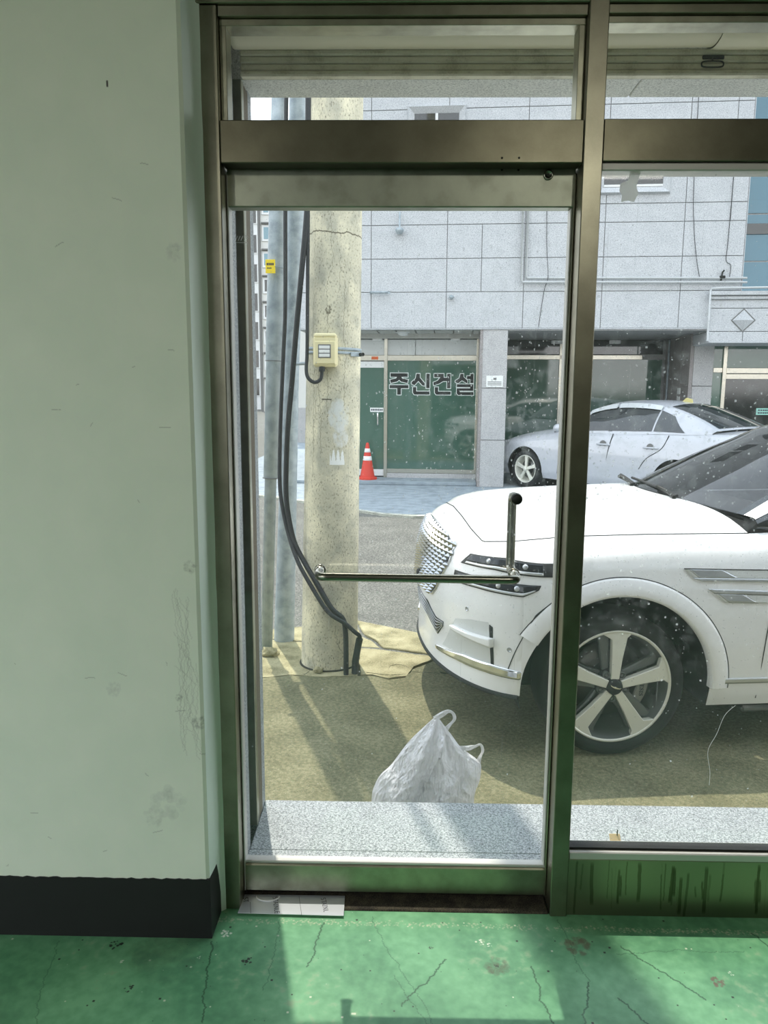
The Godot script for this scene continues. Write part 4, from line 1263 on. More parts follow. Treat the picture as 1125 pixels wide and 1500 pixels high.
	for cx in [6.545, 8.4]:
		g = G.new()
		var c := v3(cx, 2.89, 0.045)
		var d := [c + v3(0.21, 0, 0), c + v3(0, 0.205, 0), c + v3(-0.21, 0, 0), c + v3(0, -0.205, 0)]
		for j in 4:
			g.tri(d[j], d[(j + 1) % 4], c + v3(0, 0, 0.12))
		var db := obj("diamond_boss", g, M.granite_facade, bt)
		g = G.new()
		g.prism(PackedVector2Array([Vector2(0.228, 0), Vector2(0, 0.223), Vector2(-0.228, 0), Vector2(0, -0.223)]), Transform3D(Basis.IDENTITY, c + v3(0, 0, 0.006)), 0.01)
		obj("boss_joint", g, M.joint, db)
	# entrance glass: plane w = -0.95
	z = -0.95
	bpart("side_light", [[v3(6.38, -0.3, z - 0.02), v3(6.565, 1.94, z)]], M.pane_green)
	bpart("side_light", [[v3(6.38, 2.04, z - 0.02), v3(6.565, 2.47, z)]], M.pane_green)
	bpart("entrance_pane", [[v3(6.64, 2.04, z - 0.02), v3(9.6, 2.47, z)]], M.pane_green)
	bpart("entrance_pane", [[v3(6.64, -0.2, z - 0.02), v3(9.6, 1.81, z)]], M.pane_dark)
	bpart("mullion", [[v3(6.565, -0.35, z - 0.04), v3(6.64, 2.5, z + 0.06)]], M.steel_far, 0.01)
	bpart("transom_rail", [[v3(6.38, 1.94, z - 0.03), v3(6.565, 2.04, z + 0.03)]], M.steel_far, 0.006)
	bpart("transom_rail", [[v3(6.64, 1.925, z - 0.03), v3(9.6, 2.035, z + 0.04)]], M.steel_far, 0.006)
	bpart("transom_rail", [[v3(6.64, 1.81, z - 0.03), v3(9.6, 1.915, z + 0.03)]], M.steel_far, 0.006)
	bpart("entrance_step", [[v3(6.37, GY, z - 0.2), v3(9.6, -0.2, z + 0.3)]], M.granite_dark, 0.006)
	var sg := bpart("door_sign", [[v3(7.3, 1.09, z), v3(7.72, 1.225, z + 0.006)]], M.mint)
	g = G.new()
	for i in 8:
		g.cub(v3(7.335 + i * 0.046, 1.17, z + 0.006), v3(7.37 + i * 0.046, 1.2, z + 0.008))
		g.cub(v3(7.335 + i * 0.046, 1.115, z + 0.006), v3(7.37 + i * 0.046, 1.145, z + 0.008))
	obj("sign_print", g, M.ink, sg).set_meta("kind", "stuff")
	# curtain wall above the entrance
	z = -0.88
	for e in [[3.4, 4.1, 0], [4.13, 4.63, 0], [4.83, 5.0, 1], [5.03, 6.2, 0], [6.23, 7.6, 0], [7.63, 9.0, 0]]:
		for c in [[6.5, 7.6], [7.63, 9.6]]:
			bpart("curtain_pane", [[v3(c[0], e[0], z - 0.02), v3(c[1], e[1], z)]], M.pane_teal)
	bpart("curtain_rail", [[v3(6.5, 4.63, z - 0.02), v3(9.6, 4.83, z + 0.03)]], M.pane_dark)
	bpart("wall_edge", [[v3(6.486, 2.76, -0.9), v3(6.5, 9.0, -0.01)]], M.granite_facade)
	# things fixed to the facade
	g = G.new(true)
	var pr := 0.021
	for e in [[[v3(2.335, 5.5, 0.07), v3(2.36, 3.64, 0.07), v3(2.38, 3.62, 0.07), v3(6.55, 3.585, 0.07)], 0], [[v3(2.44, 5.5, 0.05), v3(2.45, 3.72, 0.05), v3(2.47, 3.7, 0.05), v3(6.55, 3.665, 0.05)], 1]]:
		g = G.new(true)
		g.tube(e[0], pr, 10)
		var pp := obj("gas_pipe", g, M.pipe)
		pp.transform = bt.transform
		tag(pp, ["lower pale pipe running along the granite facade", "upper pale pipe running along the granite facade"][e[1]], "pipe", "pipes on the facade")
	g = G.new(true)
	g.tube([v3(9.4, 3.5, 0.17), v3(6.1, 3.47, 0.17), v3(5.9, 3.47, 0.12), v3(5.885, 3.45, 0.12), v3(5.885, 2.72, 0.12), v3(5.89, 2.5, 0.12)], pr, 10)
	var p3 := obj("gas_pipe", g, M.pipe)
	p3.transform = bt.transform
	tag(p3, "pale pipe over the entrance frieze that turns down at its left corner", "pipe", "pipes on the facade")
	for e in [[[v3(5.45, 9.0, 0.03), v3(5.47, 5.6, 0.03), v3(5.53, 4.6, 0.03), v3(5.62, 4.0, 0.03), v3(5.7, 3.66, 0.03)], "thin black wire hanging down the granite facade beside the upper window"], [[v3(6.19, 6.0, 0.02), v3(6.17, 4.4, 0.02), v3(6.16, 4.0, 0.02), v3(6.25, 3.9, 0.02), v3(6.24, 3.67, 0.02)], "thin kinked wire near the teal curtain wall"], [[v3(2.78, 5.5, 0.03), v3(2.82, 4.3, 0.03), v3(2.86, 3.72, 0.09), v3(2.8, 3.45, 0.03), v3(2.72, 2.78, 0.03)], "thin wire dropping past the elbow of the two facade pipes"]]:
		g = G.new(true)
		g.tube(curve(e[0], 24), 0.006, 6)
		var wi := obj("wire", g, M.cable)
		wi.transform = bt.transform
		tag(wi, e[1], "wire")
	for e in [[v3(0.0, 4.6, 0.02), 0.085, "dome camera hanging on a stalk on the upper facade", true], [v3(1.02, 3.35, 0.02), 0.05, "small round white fitting low on the facade", false]]:
		var o := thing("dome_camera" if e[3] else "wall_fitting", e[2], "camera" if e[3] else "fitting")
		o.transform = bt.transform * Transform3D(Basis.IDENTITY, e[0])
		g = G.new(true)
		g.lathe([Vector2(0.0, -e[1]), Vector2(e[1] * 0.6, -e[1] * 0.8), Vector2(e[1] * 0.95, -e[1] * 0.3), Vector2(e[1], 0.0), Vector2(e[1] * 0.8, e[1] * 0.4), Vector2(0, e[1] * 0.6)], Transform3D(Basis.IDENTITY, v3(0, 0, e[1])), 20)
		obj("dome", g, M.galv, o)
		g = G.new(true)
		if e[3]:
			g.tube([v3(0, e[1] * 0.5, e[1]), v3(0, 0.3, e[1]), v3(0, 0.34, 0)], 0.018, 8)
		else:
			g.tube([v3(0, 0, -0.02), v3(0, 0, e[1] * 0.8)], 0.04, 12)
		obj("stalk", g, M.galv, o)
	g = G.new(true)
	g.tube([v3(-0.56, 3.44, 0.1), v3(-0.2, 3.435, 0.1)], 0.022, 10)
	g.tube([v3(-0.56, 3.44, 0.1), v3(-0.56, 3.44, -0.01)], 0.022, 10)
	g.tube([v3(-0.2, 3.41, 0.1), v3(-0.2, 3.46, 0.1)], 0.026, 10)
	var wb := obj("flag_bracket", g, M.galv)
	wb.transform = bt.transform
	tag(wb, "short grey bracket arm sticking out from the facade beside the concrete pole", "bracket")
	var o2 := thing("wall_valve", "small dark valve above the pipes near the teal curtain wall", "valve")
	o2.transform = bt.transform * Transform3D(Basis.IDENTITY, v3(6.1, 3.72, 0.05))
	g = G.new(true)
	g.tube([v3(-0.02, -0.1, 0), v3(0, 0.05, 0), v3(0.03, 0.09, 0)], 0.016, 8)
	obj("valve_stem", g, M.cap_dark, o2)
	obj("valve_body", boxes([[v3(-0.05, -0.06, -0.02), v3(0.05, -0.01, 0.04)]], 0.01), M.cap_dark, o2)

# lettering on the shop pane: strokes as outlines, dark with a pale edge
func hangul(z: float) -> void:
	# box of the four letters: x -0.26..1.57, y 1.47..1.94; each letter in units of 100
	var glyphs := [
		# ju
		[[[4, 96], [96, 96], [96, 79], [62, 79], [66, 72], [98, 66], [94, 50], [60, 57], [50, 65], [40, 57], [6, 50], [2, 66], [34, 72], [38, 79], [4, 79]], [[0, 41], [100, 41], [100, 26], [60, 26], [60, -4], [40, -4], [40, 26], [0, 26]]],
		# sin
		[[[26, 94], [44, 94], [44, 76], [70, 50], [70, 38], [58, 40], [36, 60], [16, 40], [2, 46], [0, 54], [22, 72]], [[78, 94], [96, 94], [96, 27], [78, 27]], [[8, 32], [26, 32], [26, 12], [96, 12], [96, -3], [16, -3], [8, 6]]],
		# geon
		[[[4, 94], [54, 94], [54, 76], [72, 76], [72, 94], [90, 94], [90, 27], [72, 27], [72, 60], [52, 60], [30, 48], [2, 40], [0, 54], [22, 62], [36, 78], [4, 78]], [[8, 32], [26, 32], [26, 12], [92, 12], [92, -3], [16, -3], [8, 6]]],
		# seol
		[[[26, 94], [42, 94], [42, 80], [64, 62], [62, 50], [34, 64], [14, 50], [0, 56], [0, 62], [20, 74]], [[60, 84], [78, 84], [78, 94], [94, 94], [94, 52], [78, 52], [78, 70], [60, 70]], [[8, 46], [94, 46], [94, 16], [24, 16], [24, 10], [96, 10], [96, -4], [16, -4], [8, 4], [8, 27], [78, 27], [78, 33], [8, 33]]],
	]
	var x0 := -0.255
	var step := 0.463
	for i in 4:
		var holder := Node3D.new()
		holder.name = "sign_letter"
		bt.add_child(holder, true)
		holder.position = v3(x0 + i * step, 1.475, z + 0.001)
		var gd := G.new()
		var ge := G.new()
		var k := 0.00402
		for s in glyphs[i]:
			var pl := PackedVector2Array()
			for p in s:
				pl.append(Vector2(p[0] * k, p[1] * k * 1.12))
			if Geometry2D.is_polygon_clockwise(pl):
				pl.reverse()
			gd.prism(pl, Transform3D(Basis.IDENTITY, v3(0, 0, 0.004)), 0.002)
			for e in Geometry2D.offset_polygon(pl, 0.013, Geometry2D.JOIN_MITER):
				if not Geometry2D.is_polygon_clockwise(e):
					ge.prism(e, Transform3D(Basis.IDENTITY, v3(0, 0, 0.002)), 0.0016)
		obj("letter_face", gd, M.letter, holder).set_meta("kind", "stuff")
		obj("letter_edge", ge, M.letter_edge, holder).set_meta("kind", "stuff")

func street_things() -> void:
	var o := thing("traffic_cone", "red traffic cone with two white bands by the green glass door", "traffic cone", v3(-0.544, -0.03, -11.35))
	o.scale = Vector3.ONE * 0.845
	var g := G.new(true)
	var t := Transform3D.IDENTITY
	var rad := func(y: float) -> float: return lerpf(0.155, 0.032, (y - 0.05) / 0.7)
	g.lathe([Vector2(rad.call(0.05), 0.05), Vector2(rad.call(0.4), 0.4)], t, 32)
	g.lathe([Vector2(rad.call(0.49), 0.49), Vector2(rad.call(0.57), 0.57)], t, 32)
	g.lathe([Vector2(rad.call(0.65), 0.65), Vector2(rad.call(0.75), 0.75), Vector2(0.02, 0.77), Vector2(0.0, 0.77)], t, 32)
	obj("cone_body", g, M.cone_red, o)
	for e in [[0.4, 0.49], [0.57, 0.65]]:
		g = G.new(true)
		g.lathe([Vector2(rad.call(e[0]), e[0]), Vector2(rad.call(e[0]) + 0.004, e[0] + 0.004), Vector2(rad.call(e[1]) + 0.004, e[1] - 0.004), Vector2(rad.call(e[1]), e[1])], t, 32)
		obj("white_band", g, M.cone_white, o)
	g = G.new()
	var pl := PackedVector2Array()
	for i in 8:
		pl.append(Vector2.from_angle(TAU * (i + 0.5) / 8) * 0.215)
	g.prism(pl, Transform3D(Basis(Vector3.RIGHT, -PI / 2), v3(0, 0.05, 0)), 0.05, 0.012)
	obj("cone_base", g, M.cone_red, o)
	# apartment blocks far down the street
	o = thing("apartment_block", "distant pale apartment block with blue windows seen past the leaning steel pole", "building", v3(-9.9, GY, -62))
	obj("wall", boxes([[v3(-1.75, 0, -10), v3(6.0, 22.5, 0)]], 0.05), M.apt, o)
	obj("roof_parapet", boxes([[v3(-1.6, 22.5, -10.1), v3(6.1, 23.1, 0.15)]], 0.05), M.joint, o)
	obj("drain_pipe", boxes([[v3(-1.7, 0, 0), v3(-1.5, 22.5, 0.2)]]), M.joint, o)
	for f in 10:
		for c in 4:
			var y := 1.75 + f * 2.07
			var x := -1.32 + c * 1.6
			var w := obj("window", boxes([[v3(x - 0.06, y - 0.1, 0), v3(x + 0.66, y + 1.2, 0.08)]], 0.02), M.white_plastic, o)
			obj("pane", boxes([[v3(x + 0.1, y + 0.08, 0.06), v3(x + 0.5, y + 1.0, 0.1)]]), M.apt_blue if f > 4 else M.pane_dark, w)
			obj("window_hood", boxes([[v3(x - 0.08, y + 1.25, 0), v3(x + 0.7, y + 1.36, 0.3)]]), M.joint, w)
	o = thing("apartment_block", "distant white apartment block with dark windows beside the granite reveal", "building", v3(-14.6, GY, -70))
	obj("wall", boxes([[v3(-8.0, 0, -10), v3(1.55, 19.5, 0)]], 0.05), M.apt_white, o)
	obj("roof_parapet", boxes([[v3(-8.1, 19.5, -10.1), v3(1.65, 20.2, 0.15)]], 0.05), M.apt, o)
	for f in 7:
		for c in 4:
			var y := 1.6 + f * 2.6
			var x := -6.2 + c * 2.25
			var w := obj("window", boxes([[v3(x - 0.1, y - 0.1, 0), v3(x + 1.0, y + 1.7, 0.08)]], 0.02), M.apt_white, o)
			obj("pane", boxes([[v3(x, y, 0.06), v3(x + 0.85, y + 1.55, 0.1)]]), M.pane_dark, w)
	# neighbour behind the poles
	o = thing("corner_house", "plain pale grey house wall seen in the gap beside the concrete pole", "building", v3(-3.35, GY, -22))
	obj("wall", boxes([[v3(0, 0, -8), v3(1.2, 6.4, 0)]], 0.02), M.apt, o)
	obj("roof_slab", boxes([[v3(-0.2, 6.4, -8.2), v3(1.3, 6.65, 0.2)]], 0.02), M.joint, o)
	obj("plinth", boxes([[v3(-0.02, 0, 0), v3(1.22, 1.4, 0.05)]], 0.01), M.granite_dark, o)

# ---------------------------------------------------------------- cars
# car axes: x towards the tail (0 at the front axle), y up from the ground, z towards the near side
func lut(t: Array, y: float) -> float:
	if y <= t[0][0]:
		return t[0][1]
	for i in range(1, t.size()):
		if y <= t[i][0]:
			return lerpf(t[i - 1][1], t[i][1], (y - t[i - 1][0]) / (t[i][0] - t[i - 1][0]))
	return t[-1][1]

func lut3(t: Array, f: float) -> Vector3:
	# points at even steps
	f = clampf(f, 0.0, 1.0) * (t.size() - 1)
	var i := mini(int(f), t.size() - 2)
	return (t[i] as Vector3).lerp(t[i + 1], f - i)

func lutx(t: Array, x: float) -> Vector3:
	for i in range(1, t.size()):
		if x <= t[i].x or i == t.size() - 1:
			return (t[i - 1] as Vector3).lerp(t[i], clampf((x - t[i - 1].x) / (t[i].x - t[i - 1].x), 0.0, 1.0))
	return t[-1]

func car_pt(c: Dictionary, q: float, y: float) -> Vector3:
	var side := 1.0 if q >= 0.0 else -1.0
	q = absf(q)
	var w := lut(c.W, y)
	var e: float = 2.0 / c.n
	if q < 1.0:
		var th := q * PI / 2
		return v3(c.xc - (c.xc - lut(c.F, y)) * pow(maxf(cos(th), 0.0), e), y, side * w * pow(sin(th), e))
	if q < 2.0:
		return v3(lerpf(c.xc, c.xr, q - 1.0), y, side * w)
	var th2 := minf(q - 2.0, 1.0) * PI / 2
	return v3(c.xr + (lut(c.R, y) - c.xr) * pow(sin(th2), e), y, side * w * pow(maxf(cos(th2), 0.0), e))

func car_q(c: Dictionary, x: float, y: float) -> float:
	if x < c.xc:
		return acos(clampf(pow(clampf((c.xc - x) / (c.xc - lut(c.F, y)), 0.0, 1.0), c.n / 2.0), 0.0, 1.0)) / (PI / 2)
	if x <= c.xr:
		return 1.0 + (x - c.xc) / (c.xr - c.xc)
	return 2.0 + asin(clampf(pow(clampf((x - c.xr) / (lut(c.R, y) - c.xr), 0.0, 1.0), c.n / 2.0), 0.0, 1.0)) / (PI / 2)

func car_normal(c: Dictionary, q: float, y: float) -> Vector3:
	var du := car_pt(c, q + 0.004, y) - car_pt(c, q - 0.004, y)
	var dv := car_pt(c, q, y + 0.004) - car_pt(c, q, y - 0.004)
	return du.cross(dv).normalized()

# [kind, value, bottom] columns from the nose centre to the tail centre
func car_cols(c: Dictionary) -> Array:
	var cols := []
	for i in 31:
		cols.append(["f", i / 30.0, c.front_bottom])
	var x0: float = c.axles[0] - c.arch
	for k in c.axles.size():
		var ax: float = c.axles[k]
		if k > 0:
			for i in range(1, 17):
				cols.append(["x", lerpf(x0, ax - c.arch, i / 16.0), c.side_bottom])
		for i in 41:
			var a := PI * i / 40.0
			cols.append(["x", ax - c.arch * cos(a), c.hub + c.arch_h * sin(a)])
		x0 = ax + c.arch
		cols.append(["x", x0 + 0.0005, c.side_bottom if k == 0 else c.rear_bottom])
	for i in range(1, 25):
		cols.append(["r", i / 24.0, c.rear_bottom])
	return cols

func car_at(c: Dictionary, col: Array, y: float) -> Vector3:
	if col[0] == "f":
		return car_pt(c, col[1] * car_q(c, c.axles[0] - c.arch, y), y)
	if col[0] == "x":
		return car_pt(c, car_q(c, col[1], y), y)
	return car_pt(c, lerpf(car_q(c, c.axles[-1] + c.arch + 0.0005, y), 3.0, col[1]), y)

func car_top(c: Dictionary, col: Array) -> Vector3:
	if col[0] == "f":
		return lut3(c.TF, col[1])
	if col[0] == "x":
		return lutx(c.TS, col[1])
	return lut3(c.TR, col[1])

func car_body(c: Dictionary) -> G:
	var g := G.new(true)
	var cols := car_cols(c)
	var sides := [[], []]
	for col in cols:
		var t := car_top(c, col)
		var ysh: float = t.y - c.shoulder
		var pts := []
		for i in 19:
			pts.append(car_at(c, col, lerpf(col[2], ysh, i / 18.0)))
		var p0: Vector3 = pts[-1]
		var p1 := car_at(c, col, lerpf(ysh, t.y, 0.55))
		p1 = p1.lerp(v3(t.x, p1.y, t.z), 0.15)
		p1.y = lerpf(ysh, t.y, 0.8)
		for i in range(1, 9):
			var f := i / 8.0
			pts.append(p0 * (1 - f) * (1 - f) + p1 * 2 * f * (1 - f) + t * f * f)
		sides[0].append(pts)
		var mir := []
		for p in pts:
			mir.append(p * v3(1, 1, -1))
		sides[1].append(mir)
	for s in 2:
		var rows := []
		for i in sides[s][0].size():
			var row := []
			for k in sides[s].size():
				row.append(sides[s][k if s == 0 else sides[s].size() - 1 - k][i])
			rows.append(row)
		g.sheet(rows)
	return g

# bonnet or boot lid: from the top edge of the body to a centre line
func car_deck(c: Dictionary, cols: Array, centre: Array, flat: float, bend: float) -> G:
	var g := G.new(true)
	for s in [1.0, -1.0]:
		var rows := []
		for j in 17:
			var t := j / 16.0
			var row := []
			for k in cols.size():
				var f := float(k) / (cols.size() - 1)
				var a := car_top(c, cols[k])
				var m := lut3(centre, f)
				var u := 1.0 - t
				row.append(v3(lerpf(m.x, a.x, pow(u, lerpf(1.0, bend, f))), m.y - (m.y - a.y) * pow(u, lerpf(2.2, flat, minf(1.0, f * 2.5))), a.z * u * s))
			if s < 0.0:
				row.reverse()
			rows.append(row)
		g.sheet(rows)
	return g

func resample(pts: Array, f: float) -> Vector2:
	var total := 0.0
	for i in range(1, pts.size()):
		total += (pts[i] as Vector2).distance_to(pts[i - 1])
	var want := f * total
	for i in range(1, pts.size()):
		var d: float = (pts[i] as Vector2).distance_to(pts[i - 1])
		if want <= d or i == pts.size() - 1:
			return (pts[i - 1] as Vector2).lerp(pts[i], clampf(want / maxf(d, 1e-6), 0.0, 1.0))
		want -= d
	return pts[-1]

# a raised or sunk patch on the body between two edges given in (q, y)
func car_patch(c: Dictionary, top: Array, bot: Array, off: float, nu := 24, nv := 6, side := 1.0, skirt := 0.012, bulge := 0.0) -> G:
	var g := G.new(true)
	var rows := []
	for j in nv + 1:
		var row := []
		for i in nu + 1:
			var f := float(i) / nu
			var p := resample(bot, f).lerp(resample(top, f), float(j) / nv)
			var v := car_pt(c, p.x, p.y) + car_normal(c, p.x, p.y) * (off + bulge * sin(PI * j / nv) * sin(PI * f))
			row.append(v * v3(1, 1, side))
		if side < 0:
			row.reverse()
		rows.append(row)
	g.sheet(rows)
	if skirt > 0.0:
		var rim := []
		for i in nu:
			rim.append([0, i])
		for j in nv:
			rim.append([j, nu])
		for i in nu:
			rim.append([nv, nu - i])
		for j in nv + 1:
			rim.append([nv - j, 0])
		var mid: Vector3 = rows[nv / 2][nu / 2]
		var n := car_normal(c, resample(top, 0.5).x, resample(top, 0.5).y) * v3(1, 1, side)
		for i in rim.size() - 1:
			var a: Vector3 = rows[rim[i][0]][rim[i][1]]
			var b: Vector3 = rows[rim[i + 1][0]][rim[i + 1][1]]
			if a.distance_to(b) > 1e-6:
				g.quad(a - n * skirt, b - n * skirt, b, a)
	return g

# greenhouse: stations of [belt, roof edge, centre]
func gh_pt(c: Dictionary, i: float, t: float) -> Vector3:
	var s: Array = c.GH
	var k := clampi(int(i), 0, s.size() - 2)
	var f := i - k
	var at := func(j: int) -> Vector3:
		var a: Array = s[clampi(j, 0, s.size() - 1)]
		if t <= 1.0:
			var p: Vector3 = a[0].lerp(a[1], t)
			p.z += 0.025 * sin(PI * t)
			return p
		var u := t - 1.0
		return v3(lerpf(a[1].x, a[2].x, 1.0 - (1.0 - u) * (1.0 - u)), lerpf(a[1].y, a[2].y, 1.0 - pow(1.0 - u, 2.4)), a[1].z * (1.0 - u))
	var a: Vector3 = at.call(k - 1); var b: Vector3 = at.call(k); var d: Vector3 = at.call(k + 1); var e: Vector3 = at.call(k + 2)
	return b + (d - a) * 0.5 * f + (a * 2.0 - b * 5.0 + d * 4.0 - e) * 0.5 * f * f + ((b - d) * 3.0 + e - a) * 0.5 * f * f * f

func gh_patch(c: Dictionary, i0: float, i1: float, t0: float, t1: float, off: float, nu: int, nv: int, both := true, shape = null) -> G:
	var g := G.new(true)
	for s in ([1.0, -1.0] if both else [1.0]):
		var rows := []
		for j in nv + 1:
			var row := []
			for k in nu + 1:
				var i := lerpf(i0, i1, float(k) / nu)
				var t := lerpf(t0, t1, float(j) / nv)
				if shape != null:
					var q: Vector2 = shape.call(float(k) / nu, float(j) / nv)
					i = q.x
					t = q.y
				var n := (gh_pt(c, minf(i + 0.02, c.GH.size() - 1.0), t) - gh_pt(c, maxf(i - 0.02, 0.0), t)).cross(gh_pt(c, i, minf(t + 0.02, 2.0)) - gh_pt(c, i, maxf(t - 0.02, 0.0))).normalized()
				row.append((gh_pt(c, i, t) + n * off) * v3(1, 1, s))
			if s < 0.0:
				row.reverse()
			rows.append(row)
		g.sheet(rows)
	return g

func car_materials() -> void:
	M.white_car = mat(rgb(246, 247, 245), 0.3)
	M.white_car.clearcoat_enabled = true
	M.white_car.clearcoat = 0.7
	M.white_car.clearcoat_roughness = 0.04
	M.silver_car = mat(rgb(190, 193, 198), 0.34, 0.1)
	M.silver_car.clearcoat_enabled = true
	M.silver_car.clearcoat = 0.8
	M.silver_car.clearcoat_roughness = 0.05
	M.tyre = mat(rgb(34, 36, 36), 0.85)
	M.liner = mat(rgb(14, 15, 16), 0.95)
	M.seam = mat(rgb(40, 42, 42), 0.8)
	M.wheel_face = mat(rgb(226, 226, 212), 0.34, 0.2)
	M.wheel_dark = mat(rgb(112, 116, 114), 0.4, 0.3)
	M.wheel_black = mat(rgb(24, 26, 27), 0.5, 0.3)
	M.caliper = mat(rgb(150, 152, 146), 0.5, 0.4)
	M.disc = mat(rgb(108, 108, 106), 0.4, 0.8)
	M.lamp_dark = mat(rgb(48, 52, 56), 0.08, 0.4)
	M.grille_chrome = mat(rgb(176, 178, 180), 0.16, 1.0)
	M.lamp_glass = mat(rgb(196, 200, 202), 0.14, 0.5)
	M.lamp_bright = mat(rgb(214, 218, 218), 0.2, 0.5)
	M.car_glass = mat(rgb(30, 36, 38), 0.03, 0.0, 0.9)
	M.car_pane = mat(Color(0.02, 0.03, 0.03, 0.4), 0.02, 0.0, 0.7)
	M.car_pane.transparency = BaseMaterial3D.TRANSPARENCY_ALPHA
	M.cabin = mat(rgb(46, 48, 48), 0.9)

func wheel(parent: Node3D, at: Vector3, r: float, rim: float, wide: float, spokes: int, first: float, fancy: bool, side: float) -> void:
	var w := Node3D.new()
	w.name = "wheel"
	parent.add_child(w, true)
	w.position = at
	if side < 0:
		w.rotation.y = PI
	# lathe axis y -> the wheel's axle along z
	var ax := Transform3D(Basis(Vector3.RIGHT, PI / 2), Vector3.ZERO)
	var g := G.new(true)
	var h := wide / 2
	g.lathe([Vector2(rim - 0.002, -h), Vector2(r - 0.03, -h), Vector2(r - 0.008, -h + 0.02), Vector2(r, -h + 0.05), Vector2(r, h - 0.05), Vector2(r - 0.008, h - 0.02), Vector2(r - 0.03, h - 0.004), Vector2((r + rim) / 2, h + 0.004), Vector2(rim + 0.006, h - 0.004), Vector2(rim - 0.002, h - 0.012)], ax, 72)
	obj("tyre", g, M.tyre, w)
	g = G.new(true)
	g.lathe([Vector2(rim, h - 0.012), Vector2(rim + 0.003, h - 0.003), Vector2(rim - 0.002, h), Vector2(rim - 0.009, h - 0.002), Vector2(rim - 0.012, h - 0.008)], ax, 72)
	obj("rim_lip", g, M.wheel_face, w)
	g = G.new(true)
	var prof := [Vector2(rim - 0.012, h - 0.008), Vector2(rim - 0.03, h - 0.06), Vector2(rim - 0.045, -h + 0.02), Vector2(0.05, -h + 0.02)]
	prof.reverse()
	g.lathe(prof, ax, 64)
	obj("rim_barrel", g, M.wheel_dark if fancy else M.wheel_face, w)
	g = G.new(true)
	g.lathe([Vector2(0.06, -0.02), Vector2(rim * 0.68, -0.02), Vector2(rim * 0.68, 0.004), Vector2(0.06, 0.006)], ax, 48)
	obj("brake_disc", g, M.disc, w)
	g = G.new(true)
	g.lathe([Vector2(0.0, 0.0), Vector2(0.095, 0.0), Vector2(0.09, h - 0.05), Vector2(0.0, h - 0.05)], ax, 40)
	obj("hub", g, M.wheel_black, w)
	for i in spokes:
		var a := first + TAU * i / spokes
		var turn := Transform3D(Basis(Vector3.BACK, a - PI / 2), Vector3.ZERO)
		var k := rim / 0.3
		if fancy:
			# bright blade, narrow at the hub and broad at the rim
			g = G.new()
			g.prism(PackedVector2Array([Vector2(-0.021, 0.04) * k, Vector2(0.021, 0.04) * k, Vector2(0.03, 0.15) * k, Vector2(0.046, 0.262) * k, Vector2(0.07, 0.2845) * k, Vector2(0.035, 0.2915) * k, Vector2(0.0, 0.2935) * k, Vector2(-0.045, 0.2902) * k, Vector2(-0.09, 0.2795) * k, Vector2(-0.062, 0.266) * k, Vector2(-0.034, 0.25) * k, Vector2(-0.027, 0.15) * k]), turn * Transform3D(Basis(Vector3.RIGHT, -0.012), v3(0, 0, h - 0.002)), 0.03, 0.003)
			obj("spoke", g, M.wheel_face, w)
			g = G.new()
			g.prism(PackedVector2Array([Vector2(-0.05, 0.05) * k, Vector2(-0.018, 0.05) * k, Vector2(-0.034, 0.25) * k, Vector2(-0.06, 0.272) * k, Vector2(-0.115, 0.262) * k, Vector2(-0.088, 0.24) * k, Vector2(-0.06, 0.11) * k]), turn * Transform3D(Basis.IDENTITY, v3(0, 0, h - 0.05)), 0.03, 0.006)
			g.prism(PackedVector2Array([Vector2(0.018, 0.05) * k, Vector2(0.044, 0.05) * k, Vector2(0.04, 0.16) * k, Vector2(0.055, 0.27) * k, Vector2(0.03, 0.27) * k]), turn * Transform3D(Basis.IDENTITY, v3(0, 0, h - 0.055)), 0.03, 0.006)
			obj("spoke_backing", g, M.wheel_dark, w).set_meta("kind", "stuff")
			g = G.new(true)
			var c := turn * v3(0.032 * k, 0.052 * k, h - 0.045)
			c = Transform3D(Basis(Vector3.BACK, a + PI / spokes - PI / 2), Vector3.ZERO) * v3(0, 0.07 * k, h - 0.036)
			g.lathe([Vector2(0.019, 0.0), Vector2(0.019, 0.02), Vector2(0.016, 0.022), Vector2(0.015, 0.008), Vector2(0.0, 0.008)], Transform3D(Basis(Vector3.RIGHT, PI / 2), c), 20)
			g.lathe([Vector2(0.0105, 0.0), Vector2(0.0105, 0.016), Vector2(0.006, 0.019), Vector2(0.0, 0.016)], Transform3D(Basis(Vector3.RIGHT, PI / 2), c), 6)
			obj("lug_nut", g, M.wheel_dark, w)
		else:
			g = G.new()
			g.prism(PackedVector2Array([Vector2(-0.03, 0.02) * k, Vector2(0.03, 0.02) * k, Vector2(0.036, 0.2) * k, Vector2(0.052, 0.292) * k, Vector2(-0.052, 0.292) * k, Vector2(-0.036, 0.2) * k]), turn * Transform3D(Basis(Vector3.RIGHT, -0.05), v3(0, 0, h - 0.012)), 0.03, 0.006)
			obj("spoke", g, M.wheel_face, w)
	g = G.new(true)
	g.lathe([Vector2(0.041, h - 0.04), Vector2(0.041, h + 0.002), Vector2(0.036, h + 0.007), Vector2(0.0, h + 0.009)], ax, 32)
	var cap := obj("hub_cap", g, M.wheel_black if fancy else M.wheel_face, w)
	if fancy:
		g = G.new()
		for s in [-1.0, 1.0]:
			g.prism(PackedVector2Array([Vector2(0.003 * s, -0.004), Vector2(0.003 * s, 0.004), Vector2(0.018 * s, 0.003), Vector2(0.03 * s, 0.007), Vector2(0.026 * s, 0.0), Vector2(0.014 * s, -0.003)]), Transform3D(Basis(Vector3.BACK, -0.35), v3(0, 0, h + 0.0105)), 0.002)
		g.box(v3(0, 0, h + 0.0095), v3(0.009, 0.011, 0.003), 0.001)
		obj("wing_badge", g, M.chrome, cap).set_meta("kind", "stuff")
		# caliper with raised lettering behind the spokes
		g = G.new()
